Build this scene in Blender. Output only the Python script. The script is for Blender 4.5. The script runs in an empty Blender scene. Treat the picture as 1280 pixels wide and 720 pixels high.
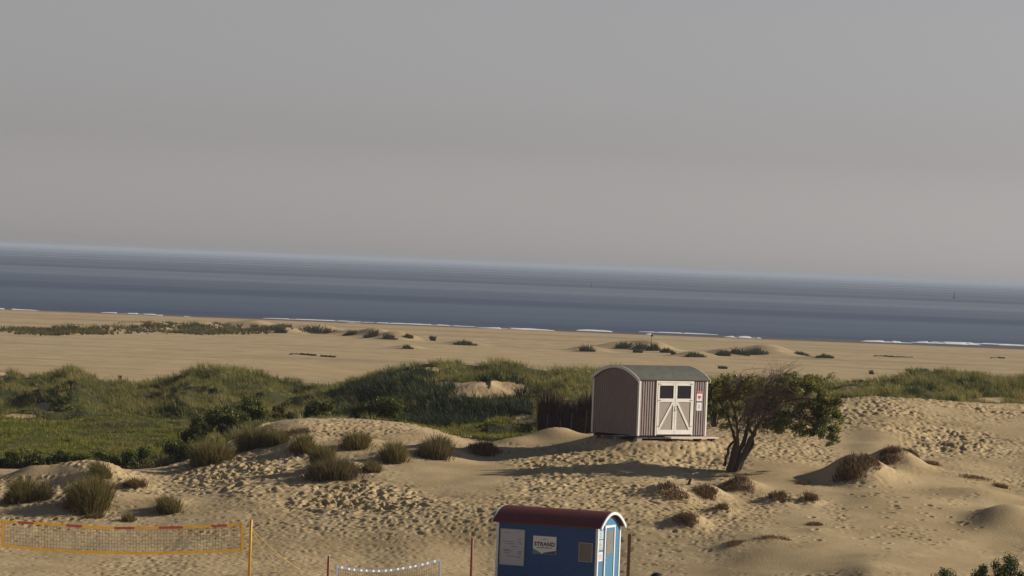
import bpy, bmesh, math, random
import numpy as np
from mathutils import Vector, Matrix
PI = math.pi
R = math.radians
rng = np.random.default_rng(7)
random.seed(7)
SC = bpy.context.scene
COL = SC.collection

# ------------------------------------------------------------------ camera
F = 5000.0                       # focal length in photo pixels (1280 wide)
CAMZ = 15.0
ROLL = math.atan(50 / 1280); PITCH = math.atan(30.5 / F)
cd = bpy.data.cameras.new('camera'); cam = bpy.data.objects.new('camera', cd); COL.objects.link(cam)
cd.sensor_width = 36; cd.lens = 36 * F / 1280; cd.clip_start = 1; cd.clip_end = 120000
cam.matrix_world = Matrix.Translation((0, 0, CAMZ)) @ Matrix.Rotation(PI/2 - PITCH, 4, 'X') @ Matrix.Rotation(ROLL, 4, 'Z')
SC.camera = cam
_M = cam.matrix_world.to_3x3()
RT = np.array(_M.col[0]); UP = np.array(_M.col[1]); FW = -np.array(_M.col[2])
def ray(px, py): return FW + RT*((px-640)/F) + UP*((360-py)/F)
def at(px, py, d):
    v = ray(px, py); return np.array([0, 0, CAMZ]) + v*(d/v[1])
def proj(x, y, z):
    dx, dy, dz = x, y, z-CAMZ
    w = dx*FW[0]+dy*FW[1]+dz*FW[2]
    w = np.where(np.abs(w) < 1e-3, 1e-3, w)
    return 640+F*(dx*RT[0]+dy*RT[1]+dz*RT[2])/w, 360-F*(dx*UP[0]+dy*UP[1]+dz*UP[2])/w

# ------------------------------------------------------------------ light
SUN_AZ = R(13)      # behind the picture plane, light comes from the right
SUN_EL = R(23)
S = Vector((math.cos(SUN_EL)*math.cos(SUN_AZ), math.cos(SUN_EL)*math.sin(SUN_AZ), math.sin(SUN_EL)))
sl = bpy.data.lights.new('sun', 'SUN'); sl.energy = 4.8; sl.angle = R(0.6); sl.color = (1.0, 0.91, 0.77)
so = bpy.data.objects.new('sun', sl); COL.objects.link(so)
so.rotation_euler = S.to_track_quat('Z', 'Y').to_euler()
W = bpy.data.worlds.new('World'); SC.world = W; W.use_nodes = True
nt = W.node_tree; nt.nodes.clear()
sky = nt.nodes.new('ShaderNodeTexSky'); sky.sky_type = 'NISHITA'; sky.sun_disc = False
sky.sun_elevation = SUN_EL; sky.sun_rotation = PI/2 - SUN_AZ      # 0 = +Y, clockwise
sky.air_density = 1.0; sky.dust_density = 1.0; sky.ozone_density = 1.0
hs = nt.nodes.new('ShaderNodeHueSaturation'); hs.inputs['Saturation'].default_value = 0.22
mx = nt.nodes.new('ShaderNodeMixRGB'); mx.blend_type = 'MULTIPLY'; mx.inputs[0].default_value = 1
mx.inputs[2].default_value = (1.0, 0.955, 0.965, 1)
bg = nt.nodes.new('ShaderNodeBackground'); bg.inputs['Strength'].default_value = 0.061
ow = nt.nodes.new('ShaderNodeOutputWorld')
nt.links.new(sky.outputs[0], hs.inputs['Color']); nt.links.new(hs.outputs[0], mx.inputs[1])
tcw = nt.nodes.new('ShaderNodeTexCoord'); spw = nt.nodes.new('ShaderNodeSeparateXYZ'); nt.links.new(tcw.outputs['Generated'], spw.inputs[0])
mrw = nt.nodes.new('ShaderNodeMapRange'); mrw.interpolation_type = 'SMOOTHSTEP'      # hazy sky: brightest low down
mrw.inputs[1].default_value = .08; mrw.inputs[2].default_value = .40; mrw.inputs[3].default_value = 1.0; mrw.inputs[4].default_value = .42
nt.links.new(spw.outputs[2], mrw.inputs[0]); m2 = nt.nodes.new('ShaderNodeMixRGB'); m2.blend_type = 'MULTIPLY'; m2.inputs[0].default_value = 1
mrz = nt.nodes.new('ShaderNodeMapRange'); mrz.inputs[1].default_value = 0; mrz.inputs[2].default_value = .08; nt.links.new(spw.outputs[2], mrz.inputs[0])
mrh = nt.nodes.new('ShaderNodeValToRGB'); ce = mrh.color_ramp.elements; ce[0].position = .06; ce[0].color = (.85, .85, .85, 1); ce[1].position = .85; ce[1].color = (.60, .60, .60, 1)
e_m = ce.new(.36); e_m.color = (.625, .625, .625, 1); nt.links.new(mrz.outputs[0], mrh.inputs[0])
zen = nt.nodes.new('ShaderNodeMixRGB'); zen.inputs[1].default_value = (1.90, 1.93, 2.02, 1); zen.inputs[2].default_value = (1.35, 1.80, 2.75, 1)      # bluer overhead
mr3 = nt.nodes.new('ShaderNodeMapRange'); mr3.inputs[1].default_value = .08; mr3.inputs[2].default_value = .5; nt.links.new(spw.outputs[2], mr3.inputs[0]); nt.links.new(mr3.outputs[0], zen.inputs[0])
mh2 = nt.nodes.new('ShaderNodeMixRGB'); mh2.blend_type = 'MULTIPLY'; mh2.inputs[0].default_value = 1; nt.links.new(mrh.outputs[0], mh2.inputs[1]); nt.links.new(zen.outputs[0], mh2.inputs[2])
mm_ = nt.nodes.new('ShaderNodeMixRGB'); mm_.blend_type = 'MULTIPLY'; mm_.inputs[0].default_value = 1; nt.links.new(mrw.outputs[0], mm_.inputs[1]); nt.links.new(mh2.outputs[0], mm_.inputs[2])
nt.links.new(mx.outputs[0], m2.inputs[1]); nt.links.new(mm_.outputs[0], m2.inputs[2]); nt.links.new(m2.outputs[0], bg.inputs[0]); nt.links.new(bg.outputs[0], ow.inputs[0])
SC.view_settings.view_transform = 'Standard'; SC.view_settings.look = 'None'
SC.view_settings.gamma = 1; SC.view_settings.use_curve_mapping = False
SC.view_settings.exposure = 0.12
SC.render.engine = 'CYCLES'
SC.cycles.max_bounces = 5; SC.cycles.diffuse_bounces = 2; SC.cycles.glossy_bounces = 2
SC.cycles.transmission_bounces = 3; SC.cycles.volume_bounces = 1; SC.cycles.transparent_max_bounces = 6
SC.cycles.use_denoising = True

# ------------------------------------------------------------------ helpers
def tag(o, label=None, cat=None, group=None, kind=None):
    if label: o['label'] = label
    if cat: o['category'] = cat
    if group: o['group'] = group
    if kind: o['kind'] = kind
    return o
def empty(name, loc, rz=0, tilt=(0, 0)):
    o = bpy.data.objects.new(name, None); COL.objects.link(o)
    o.location = Vector([float(v) for v in loc]); o.rotation_euler = (tilt[0], tilt[1], rz); return o
class MB:
    """collects simple shapes into one mesh"""
    def __init__(s): s.v = []; s.f = []; s.m = []
    def add(s, vs, fs, mi=0):
        n = len(s.v); s.v += [tuple(map(float, v)) for v in vs]; s.f += [tuple(i+n for i in f) for f in fs]; s.m += [mi]*len(fs); return s
    def box(s, x0, x1, y0, y1, z0, z1, mi=0):
        vs = [(x, y, z) for x in (x0, x1) for y in (y0, y1) for z in (z0, z1)]
        return s.add(vs, [(0,1,3,2),(4,6,7,5),(0,4,5,1),(2,3,7,6),(0,2,6,4),(1,5,7,3)], mi)
    def bar(s, a, b, w, t, up=(0,0,1), mi=0):
        a = Vector(a); b = Vector(b); d = (b-a).normalized(); u = Vector(up)
        sd = d.cross(u)
        if sd.length < 1e-4: sd = d.cross(Vector((1,0,0)))
        sd.normalize(); u2 = sd.cross(d)
        vs = []
        for p in (a, b):
            for i in (-1, 1):
                for j in (-1, 1): vs.append(p + sd*(w/2*i) + u2*(t/2*j))
        return s.add(vs, [(0,1,3,2),(4,6,7,5),(0,4,5,1),(2,3,7,6),(0,2,6,4),(1,5,7,3)], mi)
    def tube(s, pts, rad, n=6, mi=0, cap=True):
        pts = [Vector([float(c) for c in p]) for p in pts]
        if not hasattr(rad, '__len__'): rad = [rad]*len(pts)
        rings = []
        ref = Vector((0.3, 1, 0.2)).normalized()
        for i, p in enumerate(pts):
            d = (pts[min(i+1, len(pts)-1)] - pts[max(i-1, 0)])
            d = d.normalized() if d.length > 1e-6 else Vector((0,0,1))
            a = d.cross(ref)
            if a.length < 1e-3: a = d.cross(Vector((1,0,0)))
            a.normalize(); b = d.cross(a)
            rings.append([p + (a*math.cos(2*PI*k/n) + b*math.sin(2*PI*k/n))*rad[i] for k in range(n)])
        vs = [q for r in rings for q in r]; fs = []
        for i in range(len(pts)-1):
            for k in range(n):
                fs.append((i*n+k, i*n+(k+1) % n, (i+1)*n+(k+1) % n, (i+1)*n+k))
        if cap: fs.append(tuple(range(n))[::-1]); fs.append(tuple((len(pts)-1)*n+k for k in range(n)))
        return s.add(vs, fs, mi)
    def build(s, name, mats, parent=None, smooth=False, bevel=0):
        me = bpy.data.meshes.new(name); me.from_pydata(s.v, [], s.f)
        for m in (mats if isinstance(mats, (list, tuple)) else [mats]): me.materials.append(m)
        me.polygons.foreach_set('material_index', s.m)
        if smooth: me.polygons.foreach_set('use_smooth', [True]*len(s.f))
        me.update(); o = bpy.data.objects.new(name, me); COL.objects.link(o)
        if parent: o.parent = parent
        if bevel:
            b = o.modifiers.new('b', 'BEVEL'); b.width = bevel; b.segments = 2
        return o
def np_mesh(name, verts, quads=None, tris=None, mat=None, parent=None, col=None, smooth=False, attrs=None):
    me = bpy.data.meshes.new(name)
    nv = len(verts); nq = 0 if quads is None else len(quads); ntr = 0 if tris is None else len(tris)
    me.vertices.add(nv); me.vertices.foreach_set('co', np.asarray(verts, np.float32).ravel())
    li = []
    if nq: li.append(np.asarray(quads, np.int32).ravel())
    if ntr: li.append(np.asarray(tris, np.int32).ravel())
    li = np.concatenate(li); me.loops.add(len(li)); me.loops.foreach_set('vertex_index', li)
    me.polygons.add(nq+ntr)
    st = np.concatenate([np.arange(nq)*4, nq*4+np.arange(ntr)*3]).astype(np.int32)
    me.polygons.foreach_set('loop_start', st)
    if smooth: me.polygons.foreach_set('use_smooth', np.ones(nq+ntr, bool))
    if col is not None:
        a = me.attributes.new('col', 'FLOAT_COLOR', 'POINT')
        c = np.ones((nv, 4), np.float32); c[:, :3] = col; a.data.foreach_set('color', c.ravel())
    for k, v in (attrs or {}).items():
        a = me.attributes.new(k, 'FLOAT', 'POINT'); a.data.foreach_set('value', np.asarray(v, np.float32))
    me.update(calc_edges=True); me.validate()
    if mat: me.materials.append(mat)
    o = bpy.data.objects.new(name, me); COL.objects.link(o)
    if parent: o.parent = parent
    return o

# ------------------------------------------------------------------ materials
def new_mat(name):
    m = bpy.data.materials.new(name); m.use_nodes = True; n = m.node_tree
    return m, n, n.nodes['Principled BSDF']
def mat(name, rgb, rough=.6, var=.15, scale=6, bump=0, bscale=40, metal=0, spec=.5, stretch=(1,1,1), dirt=0, dirt_rgb=(.2,.15,.09)):
    m, n, p = new_mat(name); L = n.links
    tc = n.nodes.new('ShaderNodeTexCoord'); mp = n.nodes.new('ShaderNodeMapping'); mp.inputs['Scale'].default_value = stretch
    L.new(tc.outputs['Object'], mp.inputs[0])
    no = n.nodes.new('ShaderNodeTexNoise'); no.inputs['Scale'].default_value = scale; no.inputs['Detail'].default_value = 5
    L.new(mp.outputs[0], no.inputs[0])
    r = n.nodes.new('ShaderNodeValToRGB'); r.color_ramp.elements[0].position = .3; r.color_ramp.elements[1].position = .7
    r.color_ramp.elements[0].color = tuple(c*(1-var) for c in rgb)+(1,); r.color_ramp.elements[1].color = tuple(min(1, c*(1+var)) for c in rgb)+(1,)
    L.new(no.outputs[0], r.inputs[0]); out = r.outputs[0]
    if dirt:
        n2 = n.nodes.new('ShaderNodeTexNoise'); n2.inputs['Scale'].default_value = 1.7; n2.inputs['Detail'].default_value = 8
        L.new(mp.outputs[0], n2.inputs[0])
        r2 = n.nodes.new('ShaderNodeMapRange'); r2.inputs[1].default_value = .5; r2.inputs[2].default_value = .75; r2.inputs[4].default_value = dirt
        L.new(n2.outputs[0], r2.inputs[0]); mm = n.nodes.new('ShaderNodeMixRGB'); mm.inputs[2].default_value = dirt_rgb+(1,)
        L.new(r2.outputs[0], mm.inputs[0]); L.new(out, mm.inputs[1]); out = mm.outputs[0]
    L.new(out, p.inputs['Base Color']); p.inputs['Roughness'].default_value = rough; p.inputs['Metallic'].default_value = metal
    p.inputs['Specular IOR Level'].default_value = spec
    if bump:
        nb = n.nodes.new('ShaderNodeTexNoise'); nb.inputs['Scale'].default_value = bscale; L.new(mp.outputs[0], nb.inputs[0])
        b = n.nodes.new('ShaderNodeBump'); b.inputs['Strength'].default_value = bump; b.inputs['Distance'].default_value = .01
        L.new(nb.outputs[0], b.inputs['Height']); L.new(b.outputs[0], p.inputs['Normal'])
    return m
def leaf_mat(name, trans=.35, rough=.6, spec=.25):
    m, n, p = new_mat(name); L = n.links
    a = n.nodes.new('ShaderNodeAttribute'); a.attribute_name = 'col'
    L.new(a.outputs['Color'], p.inputs['Base Color']); p.inputs['Roughness'].default_value = rough
    p.inputs['Specular IOR Level'].default_value = spec
    t = n.nodes.new('ShaderNodeBsdfTranslucent'); L.new(a.outputs['Color'], t.inputs[0])
    ms = n.nodes.new('ShaderNodeMixShader'); ms.inputs[0].default_value = trans
    L.new(p.outputs[0], ms.inputs[1]); L.new(t.outputs[0], ms.inputs[2]); L.new(ms.outputs[0], n.nodes['Material Output'].inputs[0])
    return m
GRASS = leaf_mat('marram grass'); LEAF = leaf_mat('leaves', .45, .45, .4)

# ------------------------------------------------------------------ noise
def _h(ix, iy, s):
    n = (ix.astype(np.int64)*374761393 + iy.astype(np.int64)*668265263 + s*974711) & 0xffffffff
    n = ((n ^ (n >> 13))*1274126177) & 0xffffffff
    n = (n ^ (n >> 16)) & 0xffffffff
    return n/4294967295.0
def vnoise(x, y, s=0):
    ix = np.floor(x); iy = np.floor(y); fx = x-ix; fy = y-iy
    fx = fx*fx*fx*(fx*(fx*6-15)+10); fy = fy*fy*fy*(fy*(fy*6-15)+10)
    a = _h(ix, iy, s); b = _h(ix+1, iy, s); c = _h(ix, iy+1, s); d = _h(ix+1, iy+1, s)
    return (a+(b-a)*fx)*(1-fy) + (c+(d-c)*fx)*fy - .5
def fbm(x, y, s=0, o=4):
    r = 0; a = 1
    for i in range(o):
        r = r + a*vnoise(x*2**i+i*17.3, y*2**i-i*9.1, s+i*31); a *= .5
    return r
def sm(e0, e1, x):
    t = np.clip((x-e0)/(e1-e0), 0, 1); return t*t*(3-2*t)

# ------------------------------------------------------------------ terrain profile: (distance, drop below the eye in m) or, above 100, the photo row
NEARL = [(120,12.7),(140,12.5),(147,12.25)]
PROF = {
 -160: NEARL+[(154,11.9),(160,642),(168,604),(176,578),(182,10.6),(195,10.5),(235,10.0),(245,494),(258,472),(264,462),(282,11.5)],
 0:   NEARL+[(154,11.9),(160,650),(168,612),(176,585),(182,10.6),(195,10.5),(235,10.0),(245,500),(258,478),(264,470),(282,11.5)],
 120: NEARL+[(154,11.8),(160,652),(168,612),(176,583),(182,10.5),(195,10.5),(235,10.0),(245,498),(256,480),(262,472),(282,11.5)],
 200: NEARL+[(154,11.8),(160,652),(168,616),(176,590),(179,586),(186,10.3),(196,10.4),(235,9.9),(246,500),(258,480),(264,472),(284,11.5)],
 260: NEARL+[(154,11.7),(160,650),(168,612),(176,580),(182,568),(187,557),(199,10.0),(235,9.6),(250,492),(260,474),(265,463),(285,11.5)],
 320: NEARL+[(154,11.7),(160,648),(168,604),(176,572),(184,541),(188,534),(196,9.0),(215,9.4),(240,9.2),(252,488),(262,474),(267,469),(285,11.5)],
 380: NEARL+[(154,11.6),(160,648),(168,604),(175,570),(182,536),(187,525),(193,8.0),(205,9.0),(235,9.0),(250,494),(262,483),(268,478),(285,11.5)],
 450: NEARL+[(154,11.6),(160,646),(168,602),(174,572),(182,540),(187,527),(193,7.9),(203,8.8),(222,8.7),(234,494),(248,478),(256,473),(276,11.0)],
 520: NEARL+[(154,11.5),(160,641),(168,601),(174,574),(180,548),(186,535),(191,7.9),(199,8.6),(208,8.6),(215,504),(224,484),(236,470),(246,463),(270,10.5)],
 600: NEARL+[(154,11.5),(160,638),(168,602),(174,580),(181,558),(187,551),(192,8.4),(203,8.5),(210,508),(216,482),(222,477),(233,474),(244,464),(250,461),(274,10.5)],
 660: NEARL+[(154,11.4),(160,636),(168,601),(174,580),(181,558),(186,552),(191,8.3),(200,8.1),(208,508),(217,488),(235,470),(245,463),(270,10.5)],
 720: [(120,12.7),(140,12.45),(147,12.1),(154,11.35),(160,635),(168,599),(174,575),(179,555),(183,549),(188,7.95),(193,7.5),(201,512),(212,490),(225,476),(238,468),(243,465),(268,10.8)],
 800: [(120,12.6),(140,12.3),(147,11.9),(154,11.0),(160,639),(168,599),(174,572),(178,552),(182,7.6),(187,7.6),(195,7.5),(215,494),(235,473),(243,469),(266,11)],
 890: [(120,12.5),(140,12.1),(147,11.65),(153,10.95),(160,645),(166,618),(171,594),(176,570),(180,552),(184,543),(188,535),(196,522),(210,504),(230,485),(243,478),(266,11)],
 960: [(120,12.4),(140,11.9),(147,11.4),(155,10.35),(160,647),(166,622),(171,594),(177,570),(184,544),(190,524),(198,513),(215,502),(235,485),(245,480),(270,11)],
 1050:[(120,12.2),(140,11.7),(147,11.1),(155,676),(160,652),(166,624),(172,597),(180,565),(188,530),(195,503),(200,499),(212,7.3),(235,481),(243,478),(266,11)],
 1100:[(120,12.2),(140,11.6),(147,714),(155,680),(160,654),(166,622),(172,598),(180,563),(188,528),(195,502),(199,497),(210,7.0),(228,484),(243,473),(264,11)],
 1180:[(120,12.2),(140,11.6),(147,722),(155,684),(160,660),(168,618),(176,584),(184,560),(190,532),(196,508),(200,502),(210,7.1),(228,484),(243,468),(264,11)],
 1280:[(120,12.2),(140,11.6),(147,728),(155,692),(160,668),(168,628),(176,592),(184,562),(190,540),(198,514),(203,507),(212,7.2),(228,488),(243,476),(264,11)],
 1440:[(120,12.2),(140,11.6),(147,734),(155,698),(160,674),(168,634),(176,598),(184,568),(190,546),(198,520),(203,513),(212,7.2),(228,494),(243,482),(264,11)],
}
def hermite(xs, ys, xq):
    xs = np.asarray(xs, float); ys = np.asarray(ys, float)
    dx = np.diff(xs); s = np.diff(ys, axis=0)/(dx if ys.ndim == 1 else dx[:, None])
    m = np.zeros_like(ys)
    a = s[:-1]; b = s[1:]
    with np.errstate(all='ignore'):
        hm = np.where(a*b > 0, 2*a*b/(a+b), 0)
    m[1:-1] = hm; m[0] = s[0]; m[-1] = s[-1]
    i = np.clip(np.searchsorted(xs, xq)-1, 0, len(xs)-2)
    h = xs[i+1]-xs[i]; t = np.clip((xq-xs[i])/h, 0, 1)
    if ys.ndim > 1: h = h[:, None]; t = t[:, None]
    return ((1+2*t)*(1-t)**2)*ys[i] + t*(1-t)**2*h*m[i] + t*t*(3-2*t)*ys[i+1] + t*t*(t-1)*h*m[i+1]
DG = np.arange(120, 300.01, .5)
cols_px = sorted(PROF); us = []; rows = []
for c in cols_px:
    ds = []; zs = []
    for d, v in PROF[c]:
        z = at(c, v, d)[2] if v > 100 else CAMZ-v
        ds.append(d); zs.append(z)
    ds.append(300.); zs.append(1.5)
    r = hermite(ds, zs, DG)
    k = np.exp(-.5*(np.arange(-6, 7)*.5/.9)**2); k /= k.sum()
    r = np.convolve(np.pad(r, 6, 'edge'), k, 'valid')
    rows.append(r); p = at(c, 560, 180); us.append(p[0]/p[1])
us = np.array(us); UG = np.linspace(us[0], us[-1], 500)
TAB = hermite(us, np.array(rows), UG)
def base_h(x, y):
    x = np.asarray(x, float); y = np.asarray(y, float)
    yy = np.clip(y, 120, 299.9); u = np.clip(x/np.maximum(yy, 1), UG[0], UG[-1]-1e-6)
    fu = (u-UG[0])/(UG[1]-UG[0]); iu = np.clip(fu.astype(int), 0, len(UG)-2); fu = fu-iu
    fd = (yy-120)/.5; idd = np.clip(fd.astype(int), 0, len(DG)-2); fd = fd-idd
    z = (TAB[iu, idd]*(1-fu)+TAB[iu+1, idd]*fu)*(1-fd) + (TAB[iu, idd+1]*(1-fu)+TAB[iu+1, idd+1]*fu)*fd
    z = np.where(y < 120, z*sm(60, 120, y)+2.4*(1-sm(60, 120, y)), z)
    far = 1.5 - 1.55*sm(780, 950, y) - 6*sm(950, 2000, y)
    return np.where(y >= 299.9, far, z)
BND = sorted({-160:178.5, 0:178.5, 120:179.5, 170:182, 210:184, 245:183.5, 262:181, 300:184, 335:190, 380:191.5, 450:191.5, 520:190.5, 560:191, 600:192, 640:189.5,
       680:191, 740:195, 800:197, 890:192, 960:197, 1050:203, 1280:206, 1440:208}.items())
_bu = np.array([at(p, 560, 180)[0]/at(p, 560, 180)[1] for p, _ in BND]); _bd = np.array([d for _, d in BND])
def vegzone(x, y):
    b = np.interp(x/np.maximum(y, 1), _bu, _bd) + 1.6*fbm(x*.35, y*.35, 5, 3)
    return sm(b-.4, b+.6, y)*(1-sm(276, 292, y + 14*fbm(x*.12, y*.12, 9, 3)))
CRD = None
CREST = [(-100,458),(0,457),(30,464),(62,460),(90,454),(115,463),(135,472),(150,471),(165,477),(190,470),(215,466),(240,455),(270,453),(300,458),(330,463),(345,471),(380,477),(405,478),(425,474),(440,467),(470,461),(500,452),(530,448),(560,445),(580,448),(600,450),
 (620,446),(645,446),(665,453),(690,459),(712,456),(740,463),(800,466),(900,474),(1000,478),(1060,478),(1100,473),(1130,472),(1170,463),(1200,459),(1232,464),(1262,467),(1280,462),(1400,466)]
MOUNDS = []     # x, y, height, sx, sy, angle
def raw_h(x, y):
    z = base_h(x, y)
    if CRD is not None: z = z + np.interp(x/np.maximum(y, 1), CRU, CRD)*sm(232, 246, y)*(1-sm(262, 284, y))
    vg = vegzone(x, y)*(y > 150)*(y < 300)
    z = z + vg*((.95+.5*(x > 15))*fbm(x*.22, y*.17, 21, 3) + .45*fbm(x*.55, y*.42, 3, 2))*(.35+.65*sm(228, 244, y)+.5*sm(192, 200, y)*(x > -1)*(1-sm(228, 244, y)))
    nearm = (y > 100)*(1-vg)*(y < 300)
    z = z + nearm*(.16*fbm(x*.22, y*.22, 11, 3)) + .10*fbm(x*.05, y*.05, 44, 3)*(y > 280)
    return z
def height(x, y):
    x = np.asarray(x, float); y = np.asarray(y, float)
    z = raw_h(x, y)
    for (mx_, my_, hh, sx, sy, an) in MOUNDS:
        dx = x-mx_; dy = y-my_; c, s = math.cos(an), math.sin(an)
        q = ((dx*c+dy*s)/sx)**2 + ((-dx*s+dy*c)/sy)**2
        z = z + hh*np.exp(-.5*q**1.15)
    for (cx, cy, r, zz) in PADS:
        w = 1-sm(r*.75, r*1.35, np.hypot(x-cx, y-cy)); z = z*(1-w)+zz*w
    return z
_cp = np.linspace(-100, 1400, 376); CRU = (_cp-640)/F*1.0 - (360-465)/F*.039
_dd = np.arange(236, 272, 1.0); _uu, _d2 = np.meshgrid(CRU, _dd); _zz = raw_h(_uu*_d2, _d2); _q, _py = proj(_uu*_d2, _d2, _zz)
_cur = _py.min(0); _db = _dd[_py.argmin(0)]
CRD = (_cur - (np.interp(_cp, [c[0] for c in CREST], [c[1] for c in CREST]) + 8))*_db/F
PADS = []
_dm = np.concatenate([np.arange(125, 300, .1), np.arange(300, 1000, .5)])
def hit(px, py, fn=height, dmin=125):
    v = ray(px, py); x = v[0]/v[1]*_dm; zr = CAMZ + v[2]/v[1]*_dm
    ok = np.where((fn(x, _dm) >= zr) & (_dm >= dmin))[0]
    i = ok[0] if len(ok) else len(_dm)-1
    return np.array([x[i], _dm[i], zr[i]])

# hut pad
HUT = at(797, 544, 176.5); HR = R(42.5); HL, HW = 4.2, 2.9
fx = np.array([math.cos(HR), math.sin(HR)]); ex = np.array([-math.sin(HR), math.cos(HR)])
HC = HUT[:2] + fx*HL/2 + ex*HW/2
HGZ = 7.40
PADS.append((HC[0], HC[1], 2.9, HGZ))
# mounds: px, py of the base, height m, half widths m, angle
for px, py, hh, sx, sy, an in [
    (118, 600, .75, 1.15, 1.6, 0), (60, 598, .35, .9, 1.2, 0), (30, 600, .3, .7, 1.0, 0), (213, 632, .16, .6, .9, 0), (172, 612, .2, .6, .8, 0),
    (105, 628, .5, 1.9, 1.3, 0), (415, 588, .35, 1.2, 1.2, .2), (493, 572, .3, .8, .9, 0), (545, 566, .38, .9, .9, 0), (602, 566, .34, .62, .7, 0),
    (375, 560, .3, .9, .9, 0), (445, 556, .3, .8, .9, 0), (687, 552, .62, .95, .7, .0), (640, 556, .3, .8, .7, 0),
    (836, 622, .50, .75, .9, .2), (884, 622, .52, .62, .9, 0), (928, 611, .42, .62, .8, 0), (862, 655, .38, .55, .8, 0), (904, 640, .22, .45, .6, 0),
    (976, 628, .3, .55, .7, 0), (1013, 629, .28, .35, .6, 0), (1068, 600, .85, .95, 1.3, .35), (1120, 584, .85, .85, 1.3, .3), (1100, 598, .4, 1.3, 1.4, .2),
    (1252, 657, .40, .85, 1.8, -.3), (1290, 657, .42, 1.5, 2.2, 0), (1235, 622, .3, 1.2, 1.0, 0), (914, 686, .12, .6, .6, 0), (965, 677, .12, .6, .6, 0), (1020, 664, .1, .5, .5, 0),
    (1205, 560, .25, 1.4, 1.0, 0), (835, 552, .28, 1.6, .7, 0)]:
    p = hit(px, py, raw_h); MOUNDS.append((p[0], p[1], hh, sx, sy, an))
FARM = [(55,417,.5,6,4),(110,414,.9,8,5),(170,412,1.0,7,4),(195,410,1.0,4,4),(250,411,1.1,5,4),(300,411,.9,6,4),(330,412,.8,5,4),(355,416,.7,4,4),(395,416,1.2,7,5),(440,419,.7,4,4),
        (470,421,1.2,4,5),(490,424,1.0,4,4),(512,425,.4,3,3),(510,436,.5,3,3),(580,431,.6,4,4),(735,439,.7,4,4),(790,436,1.1,7,5),(820,438,.8,4,4),(870,446,.7,4,4),(905,444,.8,4,4),(940,442,.8,9,6),
        (1030,449,.5,4,4),(965,444,.8,5,4)]
for px, py, hh, sx, sy in FARM:
    p = hit(px, py, raw_h); MOUNDS.append((p[0], p[1], hh*1.25, sx*.6, sy, 0))

# ------------------------------------------------------------------ ground mesh
def ax(parts):
    r = [parts[0][0]]
    for a, b, st in parts:
        n = max(1, int(round((b-a)/st))); r += list(np.linspace(a, b, n+1)[1:])
    return np.array(r)
def geo(a, b, s0, k):
    r = [a]; s = s0
    while r[-1] < b: r.append(r[-1]+s); s *= k
    return np.array(r)
pos = ax([(0, 26, .06), (26, 40, .14)]); out_ = geo(40, 40000, .3, 1.13)[1:]; halfx = np.concatenate([pos, out_])
XS = np.concatenate([-halfx[:0:-1], halfx])
YS = np.concatenate([-geo(0, 3000, 6, 1.4)[:0:-1], ax([(0, 120, 4), (120, 140, .5), (140, 172, .075), (172, 200, .12), (200, 300, .33)]), ax([(300, 760, 2.0), (760, 1000, 6)])[1:], geo(1000, 45000, 12, 1.14)[1:]])
GX, GY = np.meshgrid(XS, YS)
Z = height(GX, GY)
PX, PY = proj(GX, GY, Z)
VG = vegzone(GX, GY)*(GY > 150)*(GY < 300)
def blob(cx, cy, rx, ry, hard=.35, X=None, Y=None):
    q = np.hypot(((PX if X is None else X)-cx)/rx, ((PY if Y is None else Y)-cy)/ry); return 1-sm(1-hard, 1+hard, q)
SANDP = [(612, 487, 50, 11), (560, 481, 22, 4), (1085, 487, 14, 4), (1065, 488, 18, 5), (1240, 500, 30, 3), (33, 468, 11, 4), (55, 508, 10, 5), (182, 478, 14, 2), (0, 470, 10, 5), (655, 524, 18, 6), (1090, 474, 16, 2),
         (20, 520, 26, 3), (505, 467, 12, 3), (540, 462, 14, 3), (470, 465, 8, 2), (745, 462, 20, 3)]
sandp = np.zeros_like(Z)
for b_ in SANDP: sandp = np.maximum(sandp, blob(*b_))
VGm = VG*(1-sandp)
# far sparse growth on the beach
farveg = np.zeros_like(Z)
for px, py, hh, sx, sy in FARM:
    farveg = np.maximum(farveg, .8*blob(px, py-1, sx*8, 4.5, .5))
farveg *= (GY > 300)
# footprints
smooth_ = np.zeros_like(Z)
for b_ in [(575, 592, 75, 30), (1150, 615, 60, 22), (1235, 660, 60, 30), (1040, 695, 110, 22), (1085, 555, 45, 22), (50, 588, 60, 6), (1090, 640, 30, 30), (1180, 700, 60, 22), (1000, 650, 40, 18), (1262, 640, 40, 30)]:
    smooth_ = np.maximum(smooth_, blob(*b_, .5))
smooth_ = np.maximum(smooth_, blob(685, 546, 50, 10, .3))
rough_ = np.clip(1.0 + 2.2*fbm(GX*.16, GY*.13, 77, 3), np.where(GX < 7, .55, .15), 1.35)*(1-.9*smooth_)
boost = 1 + .9*blob(450, 620, 90, 22, .4) - .3*blob(250, 700, 500, 34, .3) + .8*blob(350, 595, 110, 30, .4) + .4*blob(1190, 530, 130, 34, .4) + .35*blob(760, 585, 160, 30, .5) - .35*blob(450, 690, 260, 40, .4)
fp_d = rough_*(1-VGm)*(GY > 132)*(GY < 262)*(np.abs(GX) < 60)
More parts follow.
